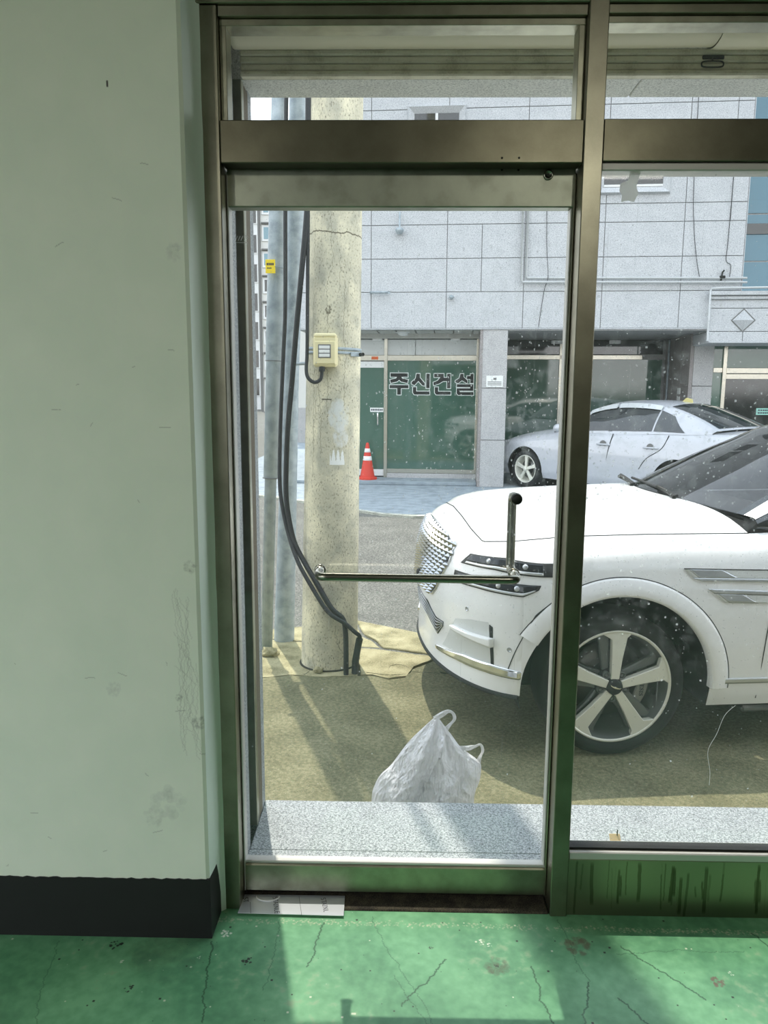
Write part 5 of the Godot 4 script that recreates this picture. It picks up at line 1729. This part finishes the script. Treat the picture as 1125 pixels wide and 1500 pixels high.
		var pl := PackedVector2Array()
		for i in 13:
			pl.append(Vector2.from_angle(lerpf(-0.62, 0.42, i / 12.0)) * 0.215)
		for i in 13:
			pl.append(Vector2.from_angle(lerpf(0.42, -0.62, i / 12.0)) * 0.15)
		g.prism(pl, Transform3D(Basis.IDENTITY, v3(0, 0, h - 0.075)), 0.05, 0.006)
		var cal := obj("caliper", g, M.caliper, w)
		var tm := TextMesh.new()
		tm.text = "GENESIS"
		tm.font = M.serif
		tm.font_size = 16
		tm.pixel_size = 0.0018
		tm.depth = 0.001
		var tx := obj("raised_name", tm, M.ink, cal)
		tx.transform = Transform3D(Basis(Vector3.BACK, -PI / 2 - 0.06), v3(0.178, -0.02, h - 0.0742))
		obj("balance_weight", boxes([[v3(0.225, -0.075, h - 0.07), v3(0.252, -0.03, h - 0.064)]], 0.002), M.wheel_black, w)

func white_suv() -> void:
	var c := {
		"n": 2.1, "xc": -0.40, "xr": 3.45, "hub": 0.378, "arch": 0.5, "arch_h": 0.49, "axles": [0.0, 2.955], "front_bottom": 0.345, "side_bottom": 0.262, "rear_bottom": 0.36, "shoulder": 0.1,
		"W": [[0.2, 0.90], [0.27, 0.945], [0.35, 0.965], [0.45, 0.975], [0.6, 0.985], [0.78, 0.985], [0.9, 0.972], [1.0, 0.95], [1.08, 0.915], [1.2, 0.86]],
		"F": [[0.2, -0.80], [0.25, -0.845], [0.31, -0.88], [0.4, -0.875], [0.5, -0.865], [0.62, -0.88], [0.75, -0.885], [0.9, -0.87], [1.0, -0.845], [1.07, -0.81], [1.12, -0.765], [1.2, -0.68]],
		"R": [[0.2, 3.9], [0.4, 4.02], [0.7, 4.05], [1.0, 4.02], [1.2, 3.98]],
		"TF": [v3(-0.69, 1.185, 0), v3(-0.687, 1.168, 0.26), v3(-0.67, 1.125, 0.45), v3(-0.64, 1.085, 0.62), v3(-0.5, 1.107, 0.735)],
		"TS": [v3(-0.52, 1.105, 0.73), v3(-0.22, 1.138, 0.775), v3(0.2, 1.15, 0.80), v3(0.75, 1.15, 0.805), v3(0.9, 1.16, 0.83), v3(2.0, 1.165, 0.86), v3(3.46, 1.19, 0.85)],
		"TR": [v3(3.46, 1.19, 0.85), v3(3.8, 1.2, 0.78), v3(3.95, 1.2, 0.5), v3(3.98, 1.2, 0.0)],
		"GH": [[v3(0.78, 1.17, 0.80), v3(0.78, 1.225, 0.775), v3(0.55, 1.275, 0)], [v3(1.1, 1.165, 0.835), v3(1.09, 1.39, 0.73), v3(0.9, 1.44, 0)], [v3(1.4, 1.165, 0.85), v3(1.4, 1.53, 0.68), v3(1.22, 1.585, 0)], [v3(1.72, 1.165, 0.86), v3(1.72, 1.655, 0.62), v3(1.56, 1.705, 0)],
			[v3(2.3, 1.17, 0.87), v3(2.3, 1.685, 0.61), v3(2.3, 1.735, 0)], [v3(3.0, 1.18, 0.87), v3(3.0, 1.67, 0.6), v3(3.0, 1.715, 0)], [v3(3.55, 1.19, 0.85), v3(3.5, 1.61, 0.58), v3(3.55, 1.66, 0)], [v3(3.93, 1.2, 0.78), v3(3.8, 1.38, 0.62), v3(3.97, 1.36, 0)], [v3(3.95, 1.2, 0.70), v3(3.93, 1.22, 0.68), v3(4.0, 1.22, 0)]],
	}
	var o := thing("white_suv", "large white suv parked nose left right outside the shop window", "car", v3(1.02907, GY, -2.6734), 0.10472)
	obj("body", car_body(c), M.white_car, o)
	var cols := []
	for col in car_cols(c):
		if col[0] == "f" or (col[0] == "x" and col[1] < 0.74):
			cols.append(col)
	cols.append(["x", 0.74, 0.0])
	var centre := [v3(-0.69, 1.185, 0), v3(-0.6, 1.2, 0), v3(-0.45, 1.222, 0), v3(-0.25, 1.238, 0), v3(0.0, 1.254, 0), v3(0.27, 1.266, 0), v3(0.54, 1.274, 0)]
	obj("bonnet", car_deck(c, cols, centre, 5.0, 2.0), M.white_car, o)
	for s in [1.0, -1.0]:
		var path := []
		for col in cols:
			var p := car_top(c, col)
			path.append(v3(p.x, p.y + 0.0005, p.z * s))
		var g := G.new(true)
		g.tube(path, 0.0035, 6)
		obj("bonnet_gap", g, M.seam, o)
	# nose badge: a small winged mark on the bonnet edge
	var g := G.new(true)
	var bs := Transform3D(Basis(Vector3.UP, -PI / 2) * Basis(Vector3.RIGHT, -0.95), v3(-0.735, 1.152, 0.0))
	for s in [-1.0, 1.0]:
		g = G.new()
		g.prism(PackedVector2Array([Vector2(0.012 * s, -0.012), Vector2(0.012 * s, 0.012), Vector2(0.05 * s, 0.012), Vector2(0.085 * s, 0.022), Vector2(0.06 * s, 0.002), Vector2(0.04 * s, -0.01)]), bs, 0.006, 0.001)
		obj("badge_wing", g, M.lamp_glass, o)
	g = G.new()
	g.prism(PackedVector2Array([Vector2(-0.014, 0.014), Vector2(-0.012, -0.01), Vector2(0, -0.02), Vector2(0.012, -0.01), Vector2(0.014, 0.014), Vector2(0, 0.02)]), bs, 0.008, 0.001)
	obj("badge_shield", g, M.lamp_dark, o)
	# grille: dark shield with raised diamonds
	var top := [Vector2(-0.349, 1.045), Vector2(-0.21, 1.08), Vector2(0, 1.092), Vector2(0.21, 1.08), Vector2(0.349, 1.045)]
	var bot := [Vector2(-0.345, 0.96), Vector2(-0.3, 0.87), Vector2(-0.25, 0.775), Vector2(-0.206, 0.725), Vector2(-0.12, 0.71), Vector2(0, 0.7), Vector2(0.12, 0.71), Vector2(0.206, 0.725), Vector2(0.25, 0.775), Vector2(0.3, 0.87), Vector2(0.345, 0.96)]
	var gr := obj("grille", car_patch(c, top, bot, 0.003, 60, 14, 1.0, 0.01), M.lamp_dark, o)
	var outline := PackedVector2Array(top)
	var rev := bot.duplicate()
	rev.reverse()
	outline.append_array(PackedVector2Array(rev))
	g = G.new()
	var dq := 0.046
	var dy := 0.046
	for j in 20:
		for i in range(-14, 15):
			var q := (i + (0.5 if j % 2 else 0.0)) * dq
			var y := 0.7 + j * dy * 0.5
			if not Geometry2D.is_point_in_polygon(Vector2(q, y), outline):
				continue
			var p := []
			for e in [Vector2(0.5, 0), Vector2(0, 0.5), Vector2(-0.5, 0), Vector2(0, -0.5)]:
				var qq: float = q + e.x * dq * 0.82
				var yy: float = y + e.y * dy * 0.82
				p.append(car_pt(c, qq, yy) + car_normal(c, qq, yy) * 0.005)
			var tip := car_pt(c, q, y) + car_normal(c, q, y) * 0.03
			for e in 4:
				g.tri(p[e], p[(e + 1) % 4], tip)
	var dm := obj("grille_diamonds", g, M.grille_chrome, gr)
	dm.set_meta("kind", "stuff")
	var edge := []
	for k in outline.size() + 1:
		var p := outline[k % outline.size()]
		edge.append(car_pt(c, p.x, p.y) + car_normal(c, p.x, p.y) * 0.004)
	g = G.new(true)
	g.tube(edge, 0.006, 8, false)
	obj("grille_surround", g, M.chrome, gr)
	g = G.new(true)
	g.lathe([Vector2(0, 0), Vector2(0.035, 0), Vector2(0.03, 0.02), Vector2(0.018, 0.03), Vector2(0, 0.03)], Transform3D(Basis(Vector3.BACK, PI / 2), v3(-0.882, 0.77, 0.0)), 20)
	obj("front_camera", g, M.wheel_black, gr)
	# lower intake
	var it := [Vector2(-0.32, 0.605), Vector2(-0.24, 0.6), Vector2(-0.13, 0.655), Vector2(0, 0.66), Vector2(0.13, 0.655), Vector2(0.24, 0.6), Vector2(0.32, 0.605)]
	var ib := [Vector2(-0.31, 0.575), Vector2(-0.24, 0.495), Vector2(-0.12, 0.55), Vector2(0, 0.56), Vector2(0.12, 0.55), Vector2(0.24, 0.495), Vector2(0.31, 0.575)]
	var lo := obj("lower_intake", car_patch(c, it, ib, 0.003, 48, 6, 1.0, 0.01), M.lamp_dark, o)
	for k in 5:
		var ln := []
		for i in 33:
			var p := resample(ib, i / 32.0).lerp(resample(it, i / 32.0), (k + 0.5) / 5.0)
			ln.append(car_pt(c, p.x, p.y) + car_normal(c, p.x, p.y) * 0.006)
		g = G.new(true)
		g.tube(ln, 0.0028, 6)
		obj("intake_bar", g, M.lamp_glass, lo)
	# headlights: two slim strips each side
	for s in [1.0, -1.0]:
		for e in [[[Vector2(0.495, 1.031), Vector2(0.741, 1.048), Vector2(1.016, 1.032)], [Vector2(0.436, 0.972), Vector2(0.683, 0.982), Vector2(0.897, 0.973), Vector2(1.02, 0.968)], 0.035], [[Vector2(0.402, 0.925), Vector2(0.667, 0.935), Vector2(0.979, 0.928)], [Vector2(0.4, 0.866), Vector2(0.583, 0.872), Vector2(0.757, 0.87), Vector2(0.87, 0.868), Vector2(0.965, 0.905)], 0.03]]:
			var hl := obj("headlamp", car_patch(c, e[0], e[1], 0.004, 40, 8, s, 0.014), M.seam, o)
			var it2 := []
			var ib2 := []
			for k in 21:
				var f := lerpf(0.035, 0.965, k / 20.0)
				var a := resample(e[0], f)
				var b := resample(e[1], f)
				it2.append(a.lerp(b, 0.1))
				ib2.append(a.lerp(b, 0.66))
			obj("lamp_lens", car_patch(c, it2, ib2, 0.0065, 40, 6, s, 0.004), M.lamp_dark, hl)
			var jt := []
			var jb := []
			for k in 21:
				var f := lerpf(0.05, 0.955, k / 20.0)
				var a := resample(e[0], f)
				var b := resample(e[1], f)
				jt.append(a.lerp(b, 0.7))
				jb.append(a.lerp(b, 0.9))
			obj("light_bar", car_patch(c, jt, jb, 0.0068, 40, 3, s, 0.004), M.lamp_bright, hl)
			for f in [0.3, 0.55, 0.75]:
				var a := resample(e[0], f).lerp(resample(e[1], f), 0.38)
				g = G.new(true)
				var pos := (car_pt(c, a.x, a.y) + car_normal(c, a.x, a.y) * 0.0066) * v3(1, 1, s)
				var nn := car_normal(c, a.x, a.y) * v3(1, 1, s)
				g.lathe([Vector2(0.014, 0.0), Vector2(0.012, 0.003), Vector2(0.0, 0.004)], Transform3D(Basis(Quaternion(Vector3.UP, nn)), pos), 16)
				obj("projector", g, M.lamp_glass, hl)
		# air curtain: sunk corner with a blade
		obj("air_curtain", car_patch(c, [Vector2(0.43, 0.665), Vector2(0.55, 0.698), Vector2(0.665, 0.712)], [Vector2(0.3, 0.462), Vector2(0.5, 0.475), Vector2(0.69, 0.49)], 0.0015, 24, 8, s, 0.0), M.white_inset, o)
		obj("curtain_blade", car_patch(c, [Vector2(0.417, 0.627), Vector2(0.55, 0.628), Vector2(0.694, 0.634)], [Vector2(0.417, 0.61), Vector2(0.55, 0.6), Vector2(0.694, 0.59)], 0.03, 24, 4, s, 0.03), M.white_car, o)
		obj("curtain_slot", car_patch(c, [Vector2(0.672, 0.7), Vector2(0.692, 0.69)], [Vector2(0.68, 0.47), Vector2(0.698, 0.45)], 0.004, 4, 12, s, 0.004), M.seam, o)
		obj("chrome_blade", car_patch(c, [Vector2(0.24, 0.432), Vector2(0.49, 0.484), Vector2(0.683, 0.492), Vector2(0.865, 0.481)], [Vector2(0.248, 0.415), Vector2(0.443, 0.434), Vector2(0.644, 0.439), Vector2(0.865, 0.437)], 0.01, 40, 4, s, 0.014), M.chrome, o)
		# parking sensors
		for e in [Vector2(0.519, 0.746), Vector2(0.796, 0.589)]:
			var n := car_normal(c, e.x, e.y) * v3(1, 1, s)
			g = G.new(true)
			g.lathe([Vector2(0.0125, 0.0), Vector2(0.0125, 0.0022), Vector2(0.011, 0.0022), Vector2(0.0105, 0.001), Vector2(0.0, 0.001)], Transform3D(Basis(Quaternion(Vector3.UP, n)), car_pt(c, e.x, e.y) * v3(1, 1, s)), 24)
			obj("parking_sensor", g, M.lamp_glass, o)
		# seams between bumper and wing, wing and flare, door and sill
		for e in [[[1.013, 0.85], [0.965, 0.79], [0.933, 0.751], [0.842, 0.602], [0.79, 0.484]], [[1.32, 1.14], [1.312, 0.9], [1.304, 0.6], [1.302, 0.3]], [[1.6, 1.15], [1.6, 0.7], [1.6, 0.45]]]:
			var pts := []
			for p in e:
				pts.append(car_pt(c, p[0], p[1]) * v3(1, 1, s))
			g = G.new(true)
			g.tube(curve(pts, 24), 0.0026, 6)
			obj("panel_gap", g, M.seam, o)
		# arch flares
		for axle in c.axles:
			g = G.new(true)
			var rows := []
			for e in [[0.488, -0.03], [0.49, 0.012], [0.505, 0.017], [0.535, 0.014], [0.57, 0.007], [0.582, 0.0015], [0.584, -0.004]]:
				var row := []
				for i in 61:
					var a := lerpf(-0.1 if e[0] > 0.5 else -0.2, PI + 0.12, i / 60.0)
					if axle < 1.0:
						a = lerpf(-0.02, PI * 0.83, i / 60.0)
					var x: float = axle + e[0] * 1.02 * cos(a)
					var y: float = maxf(c.hub + e[0] * sin(a), 0.28)
					var p := car_pt(c, car_q(c, x, y), y)
					row.append(v3(p.x, p.y, p.z + e[1]) * v3(1, 1, s))
				if s > 0:
					row.reverse()
				rows.append(row)
			g.sheet(rows)
			obj("wheel_arch_flare", g, M.white_car, o)
			var gp := []
			for i in 49:
				var a := lerpf(-0.02, PI * 0.83 if axle < 1.0 else PI, i / 48.0)
				var x: float = axle + 0.585 * 1.02 * cos(a)
				var y: float = maxf(c.hub + 0.585 * sin(a), 0.28)
				gp.append(car_pt(c, car_q(c, x, y), y) * v3(1, 1, s))
			g = G.new(true)
			g.tube(gp, 0.0024, 6)
			obj("panel_gap", g, M.seam, o)
			# dark wheel house
			g = G.new(true)
			var house := []
			for e in [[0.505, 0.94], [0.5, 0.5], [0.2, 0.5]]:
				var row := []
				for i in 41:
					var a := lerpf(-0.22, PI + 0.22, i / 40.0)
					row.append(v3(axle + e[0] * cos(a), c.hub + e[0] * sin(a), e[1] * s))
				if s < 0:
					row.reverse()
				house.append(row)
			g.sheet(house)
			obj("wheel_house", g, M.liner, o)
		# side ornaments: two slim lamps behind the front arch
		for e in [[[Vector2(1.188, 1.0), Vector2(1.26, 0.992), Vector2(1.36, 0.982)], [Vector2(1.2, 0.953), Vector2(1.26, 0.946), Vector2(1.36, 0.936)], M.lamp_bright, [Vector2(1.2, 0.953), Vector2(1.3, 0.943), Vector2(1.36, 0.936)], [Vector2(1.212, 0.936), Vector2(1.3, 0.928), Vector2(1.36, 0.922)]], [[Vector2(1.228, 0.877), Vector2(1.3, 0.864), Vector2(1.36, 0.856)], [Vector2(1.243, 0.828), Vector2(1.3, 0.82), Vector2(1.36, 0.812)], M.lamp_bright, [Vector2(1.22, 0.899), Vector2(1.3, 0.884), Vector2(1.36, 0.876)], [Vector2(1.228, 0.877), Vector2(1.3, 0.864), Vector2(1.36, 0.856)]]]:
			var og := obj("side_ornament", car_patch(c, e[0], e[1], 0.006, 30, 5, s, 0.008), M.white_inset, o)
			obj("ornament_lamp", car_patch(c, [e[0][0].lerp(e[0][2], 0.03), e[0][0].lerp(e[0][2], 0.3)], [e[1][0].lerp(e[1][2], 0.05), e[1][0].lerp(e[1][2], 0.4)], 0.0075, 10, 4, s, 0.002), M.lamp_glass, og)
			obj("ornament_blade", car_patch(c, e[3], e[4], 0.009, 30, 3, s, 0.01), M.lamp_glass, og)
			var out := []
			for k in 21:
				out.append(resample(e[0] if e[2] else e[0], k / 20.0))
			g = G.new(true)
			var lp := []
			for p in out:
				lp.append((car_pt(c, p.x, p.y) + car_normal(c, p.x, p.y) * 0.006) * v3(1, 1, s))
			g.tube(lp, 0.003, 6)
			obj("ornament_edge", g, M.seam, og)
		# rocker: bright strip and side step
		obj("rocker_strip", car_patch(c, [Vector2(1.238, 0.42), Vector2(1.6, 0.42)], [Vector2(1.238, 0.392), Vector2(1.6, 0.392)], 0.008, 24, 3, s, 0.01), M.chrome_rough, o)
		obj("rocker_strip", car_patch(c, [Vector2(1.6, 0.42), Vector2(1.74, 0.42)], [Vector2(1.6, 0.392), Vector2(1.74, 0.392)], 0.008, 12, 3, s, 0.01), M.chrome_rough, o)
		obj("side_step", boxes([[v3(0.72, 0.2, 0.82 * s - 0.09), v3(2.3, 0.235, 0.82 * s + 0.09)]], 0.012), M.wheel_dark, o)
		for x in [0.0, 2.955]:
			wheel(o, v3(x, c.hub, 0.8145 * s), 0.385, 0.3, 0.265, 5, 1.53, true, s)
	obj("underbody", boxes([[v3(-0.7, 0.25, -0.62), v3(3.8, 0.5, 0.62)], [v3(0.56, 0.25, -0.85), v3(2.4, 0.4, 0.85)], [v3(3.4, 0.35, -0.8), v3(3.9, 0.6, 0.8)]], 0.05), M.liner, o)
	# front lip under the bumper
	var lip := []
	for i in 49:
		var q := lerpf(-0.86, 0.86, i / 48.0)
		lip.append(car_pt(c, q, 0.335) + v3(0.004, 0, 0))
	g = G.new(true)
	g.tube(lip, 0.014, 8)
	obj("bumper_lip", g, M.seam, o)
	# greenhouse
	obj("roof", gh_patch(c, 3.0, 8.0, 1.0, 2.0, 0.0, 40, 14), M.white_car, o)
	obj("pillar", gh_patch(c, 0.0, 3.0, 0.86, 1.06, 0.006, 24, 4), M.white_car, o)
	obj("pillar", gh_patch(c, 3.0, 8.0, 0.86, 1.0, 0.004, 30, 3), M.white_car, o)
	obj("pillar", gh_patch(c, 6.3, 8.0, 0.0, 1.0, 0.006, 14, 8), M.white_car, o)
	obj("side_glass", gh_patch(c, 0.0, 6.4, 0.0, 0.88, 0.002, 50, 8), M.car_glass, o)
	obj("windscreen", gh_patch(c, 0.0, 3.0, 1.05, 2.0, 0.0, 24, 18), M.car_pane, o)
	obj("windscreen_band", gh_patch(c, 0.0, 3.0, 1.03, 1.11, 0.004, 24, 3), M.car_glass, o)
	# scuttle, wipers, cabin
	g = G.new(true)
	var rows2 := []
	for e in [0.0, 0.03, 0.065]:
		var row := []
		for i in 41:
			var z := lerpf(-0.79, 0.79, i / 40.0)
			row.append(v3(0.52 + e + 0.23 * pow(absf(z) / 0.8, 2.0), 1.268 - 0.06 * pow(absf(z) / 0.8, 3.0) + (0.004 if e > 0 else -0.012), z))
		rows2.append(row)
	g.sheet(rows2, true)
	obj("scuttle", g, M.seam, o)
	for e in [[0.35, -0.52], [-0.25, -0.72]]:
		g = G.new(true)
		var z0: float = e[0]
		var z1: float = e[1]
		g.tube(curve([v3(0.56, 1.288, z0), v3(0.6, 1.302, (z0 + z1) / 2), v3(0.66, 1.298, z1)], 16), 0.009, 8)
		var wp := obj("wiper", g, M.seam, o)
		g = G.new(true)
		g.tube([v3(0.545, 1.28, z0), v3(0.56, 1.296, z0 - 0.1), v3(0.58, 1.305, z0 - 0.3)], 0.012, 8)
		obj("wiper_arm", g, M.cap_dark, wp)
	obj("dashboard", boxes([[v3(0.82, 0.9, -0.72), v3(1.35, 1.19, 0.72)]], 0.06), M.cabin, o)
	g = G.new()
	for z in [-0.36, 0.36]:
		g = G.new()
		g.box(v3(2.1, 1.0, z), v3(0.2, 0.66, 0.5), 0.07, Basis(Vector3.BACK, -0.25))
		g.box(v3(2.2, 1.42, z), v3(0.12, 0.2, 0.27), 0.05)
		g.box(v3(1.85, 0.7, z), v3(0.55, 0.2, 0.5), 0.07)
		obj("seat", g, M.cabin, o)
	obj("cabin_floor", boxes([[v3(0.75, 0.45, -0.8), v3(3.6, 0.6, 0.8)], [v3(3.4, 0.6, -0.75), v3(3.5, 1.5, 0.75)]]), M.cabin, o)
	# door mirror
	for s in [1.0, -1.0]:
		g = G.new(true)
		var rows := []
		for i in 13:
			var a := PI * (i / 12.0 - 0.5)
			var row := []
			for j in 25:
				var b := -TAU * j / 24.0
				row.append(v3(1.18 + 0.1 * cos(a) * cos(b), 1.15 + 0.085 * sin(a), (1.05 + 0.13 * cos(a) * sin(b)) * s))
			if s < 0:
				row.reverse()
			rows.append(row)
		g.sheet(rows)
		g.tube([v3(1.2, 1.1, 0.86 * s), v3(1.19, 1.12, 1.0 * s)], 0.025, 8)
		obj("door_mirror", g, M.white_car, o)

func silver_sedan() -> void:
	var c := {
		"n": 2.2, "xc": -0.35, "xr": 3.2, "hub": 0.31, "arch": 0.365, "arch_h": 0.365, "axles": [0.0, 2.7], "front_bottom": 0.22, "side_bottom": 0.2, "rear_bottom": 0.26, "shoulder": 0.12,
		"W": [[0.2, 0.84], [0.3, 0.875], [0.5, 0.888], [0.68, 0.888], [0.8, 0.868], [0.95, 0.83], [1.1, 0.78]],
		"F": [[0.2, -0.78], [0.3, -0.86], [0.5, -0.87], [0.65, -0.83], [0.75, -0.75], [0.9, -0.6]],
		"R": [[0.2, 3.55], [0.4, 3.64], [0.7, 3.66], [1.0, 3.6], [1.1, 3.56]],
		"TF": [v3(-0.76, 0.72, 0), v3(-0.73, 0.735, 0.3), v3(-0.62, 0.76, 0.55), v3(-0.365, 0.81, 0.68)],
		"TS": [v3(-0.38, 0.81, 0.67), v3(0.1, 0.88, 0.72), v3(0.55, 0.925, 0.77), v3(1.4, 0.95, 0.80), v3(2.4, 0.985, 0.80), v3(3.1, 1.02, 0.76)],
		"TR": [v3(3.1, 1.02, 0.76), v3(3.4, 1.03, 0.68), v3(3.56, 1.04, 0.45), v3(3.6, 1.05, 0.0)],
		"GH": [[v3(0.55, 0.925, 0.77), v3(0.56, 0.96, 0.74), v3(0.28, 1.0, 0)], [v3(0.95, 0.935, 0.79), v3(0.95, 1.19, 0.67), v3(0.74, 1.22, 0)], [v3(1.35, 0.95, 0.80), v3(1.35, 1.34, 0.58), v3(1.2, 1.39, 0)], [v3(1.8, 0.962, 0.80), v3(1.8, 1.385, 0.56), v3(1.8, 1.44, 0)],
			[v3(2.3, 0.985, 0.80), v3(2.3, 1.345, 0.555), v3(2.38, 1.4, 0)], [v3(2.75, 1.0, 0.79), v3(2.75, 1.215, 0.6), v3(2.86, 1.255, 0)], [v3(3.1, 1.02, 0.76), v3(3.12, 1.06, 0.68), v3(3.27, 1.09, 0)]],
	}
	var o := thing("silver_sedan", "silver sedan parked at an angle in front of the granite building, behind the white suv", "car", v3(2.87, -0.09, -11.3), -0.92)
	o.basis = (Basis(Vector3.UP, -0.92) * Basis(Vector3.BACK, -0.006)).scaled(Vector3.ONE * 1.05)
	obj("body", car_body(c), M.silver_car, o)
	var cols := []
	for col in car_cols(c):
		if col[0] == "f" or (col[0] == "x" and col[1] < 0.55):
			cols.append(col)
	obj("bonnet", car_deck(c, cols, [v3(-0.76, 0.72, 0), v3(-0.5, 0.82, 0), v3(-0.1, 0.92, 0), v3(0.28, 0.99, 0)], 4.0, 2.0), M.silver_car, o)
	cols = []
	for col in car_cols(c):
		if (col[0] == "x" and col[1] > 3.0) or col[0] == "r":
			cols.append(col)
	cols.reverse()
	var g := G.new(true)
	for s in [1.0, -1.0]:
		var rows := []
		for j in 9:
			var row := []
			for col in cols:
				var a := car_top(c, col)
				var u := 1.0 - j / 8.0
				row.append(v3(lerpf(3.45, a.x, u), lerpf(1.075, a.y, u * u), a.z * u * s))
			if s > 0.0:
				row.reverse()
			rows.append(row)
		g.sheet(rows)
	obj("boot_lid", g, M.silver_car, o)
	obj("roof", gh_patch(c, 0.0, 6.0, 1.0, 2.0, 0.0, 48, 12), M.silver_car, o)
	obj("pillar", gh_patch(c, 0.0, 6.0, 0.0, 1.0, 0.0, 48, 8), M.silver_car, o)
	obj("windscreen", gh_patch(c, 0.05, 1.9, 1.07, 2.0, 0.006, 20, 10), M.car_glass, o)
	obj("rear_window", gh_patch(c, 4.05, 5.8, 1.1, 2.0, 0.006, 20, 10), M.car_glass, o)
	for e in [[0.55, 2.42], [2.52, 3.86]]:
		var i0: float = e[0]
		var i1: float = e[1]
		obj("side_window", gh_patch(c, i0, i1, 0.1, 0.88, 0.006, 24, 6, true, func(u: float, v: float) -> Vector2: return Vector2(lerpf(i0 + (0.9 * v if i0 < 1.0 else 0.0), i1, u), lerpf(0.1, 0.88, v))), M.car_glass, o)
	obj("pillar_trim", gh_patch(c, 2.4, 2.54, 0.08, 0.9, 0.005, 3, 6), M.car_glass, o)
	obj("side_window", gh_patch(c, 3.92, 5.0, 0.1, 0.88, 0.006, 14, 6, true, func(u: float, v: float) -> Vector2: return Vector2(lerpf(3.92, 4.95 - 0.55 * v, u), lerpf(0.1, 0.86 - 0.1 * u, v))), M.car_glass, o)
	for e in [[1.4, 2.42], [2.5, 3.9]]:
		obj("rain_visor", gh_patch(c, e[0], e[1], 0.84, 0.99, 0.022, 20, 3), M.lamp_bright, o)
	for s in [1.0, -1.0]:
		for e in [[[1.31, 0.94], [1.3, 0.7], [1.29, 0.3]], [[1.56, 0.96], [1.55, 0.7], [1.53, 0.25]], [[1.81, 0.98], [1.79, 0.8], [1.73, 0.65], [1.7, 0.5]]]:
			var pts := []
			for p in e:
				pts.append(car_pt(c, p[0], p[1]) * v3(1, 1, s))
			g = G.new(true)
			g.tube(curve(pts, 16), 0.006, 6)
			obj("panel_gap", g, M.seam, o)
		for x in [1.5, 2.28]:
			var p := car_pt(c, car_q(c, x, 0.8), 0.8) * v3(1, 1, s)
			g = G.new(true)
			g.tube([p + v3(-0.1, 0, 0.004 * s), p + v3(-0.07, 0, 0.03 * s), p + v3(0.1, 0.004, 0.03 * s), p + v3(0.12, 0, 0.004 * s)], 0.014, 8)
			var hd := obj("door_handle", g, M.silver_car, o)
			g = G.new(true)
			g.lathe([Vector2(0.06, 0), Vector2(0.055, 0.004), Vector2(0.0, 0.002)], Transform3D(Basis(Quaternion(Vector3.UP, v3(0, 0, s))), p), 20)
			obj("handle_cup", g, M.joint, hd)
		for axle in c.axles:
			g = G.new(true)
			var house := []
			for e in [[0.375, 0.83], [0.37, 0.5], [0.1, 0.5]]:
				var row := []
				for i in 31:
					var a := lerpf(-0.5, PI + 0.5, i / 30.0)
					row.append(v3(axle + e[0] * cos(a), c.hub + e[0] * sin(a), e[1] * s))
				if s < 0:
					row.reverse()
				house.append(row)
			g.sheet(house)
			obj("wheel_house", g, M.liner, o)
			wheel(o, v3(axle, c.hub, 0.765 * s), 0.31, 0.222, 0.2, 5, 1.57, false, s)
		g = G.new(true)
		var rows := []
		for i in 11:
			var a := PI * (i / 10.0 - 0.5)
			var row := []
			for j in 21:
				var b := -TAU * j / 20.0
				row.append(v3(0.74 + 0.09 * cos(a) * cos(b), 1.0 + 0.07 * sin(a), (0.94 + 0.1 * cos(a) * sin(b)) * s))
			if s < 0:
				row.reverse()
			rows.append(row)
		g.sheet(rows)
		g.tube([v3(0.78, 0.95, 0.78 * s), v3(0.75, 0.98, 0.9 * s)], 0.02, 8)
		obj("door_mirror", g, M.silver_car, o)
		obj("headlamp", car_patch(c, [Vector2(0.45, 0.7), Vector2(0.7, 0.74), Vector2(0.98, 0.76)], [Vector2(0.45, 0.6), Vector2(0.7, 0.6), Vector2(0.98, 0.72)], 0.006, 20, 5, s, 0.01), M.lamp_glass, o)
	obj("underbody", boxes([[v3(-0.6, 0.17, -0.55), v3(3.4, 0.4, 0.55)], [v3(0.45, 0.17, -0.75), v3(2.25, 0.3, 0.75)]], 0.04), M.liner, o)
	g = G.new()
	g.prism(PackedVector2Array([Vector2(-0.1, 0), Vector2(0.08, 0.0), Vector2(0.07, 0.05), Vector2(-0.02, 0.07)]), Transform3D(Basis.IDENTITY, v3(2.25, 1.405, 0.012)), 0.024, 0.004)
	obj("roof_aerial", g, M.yellow_dull, o)
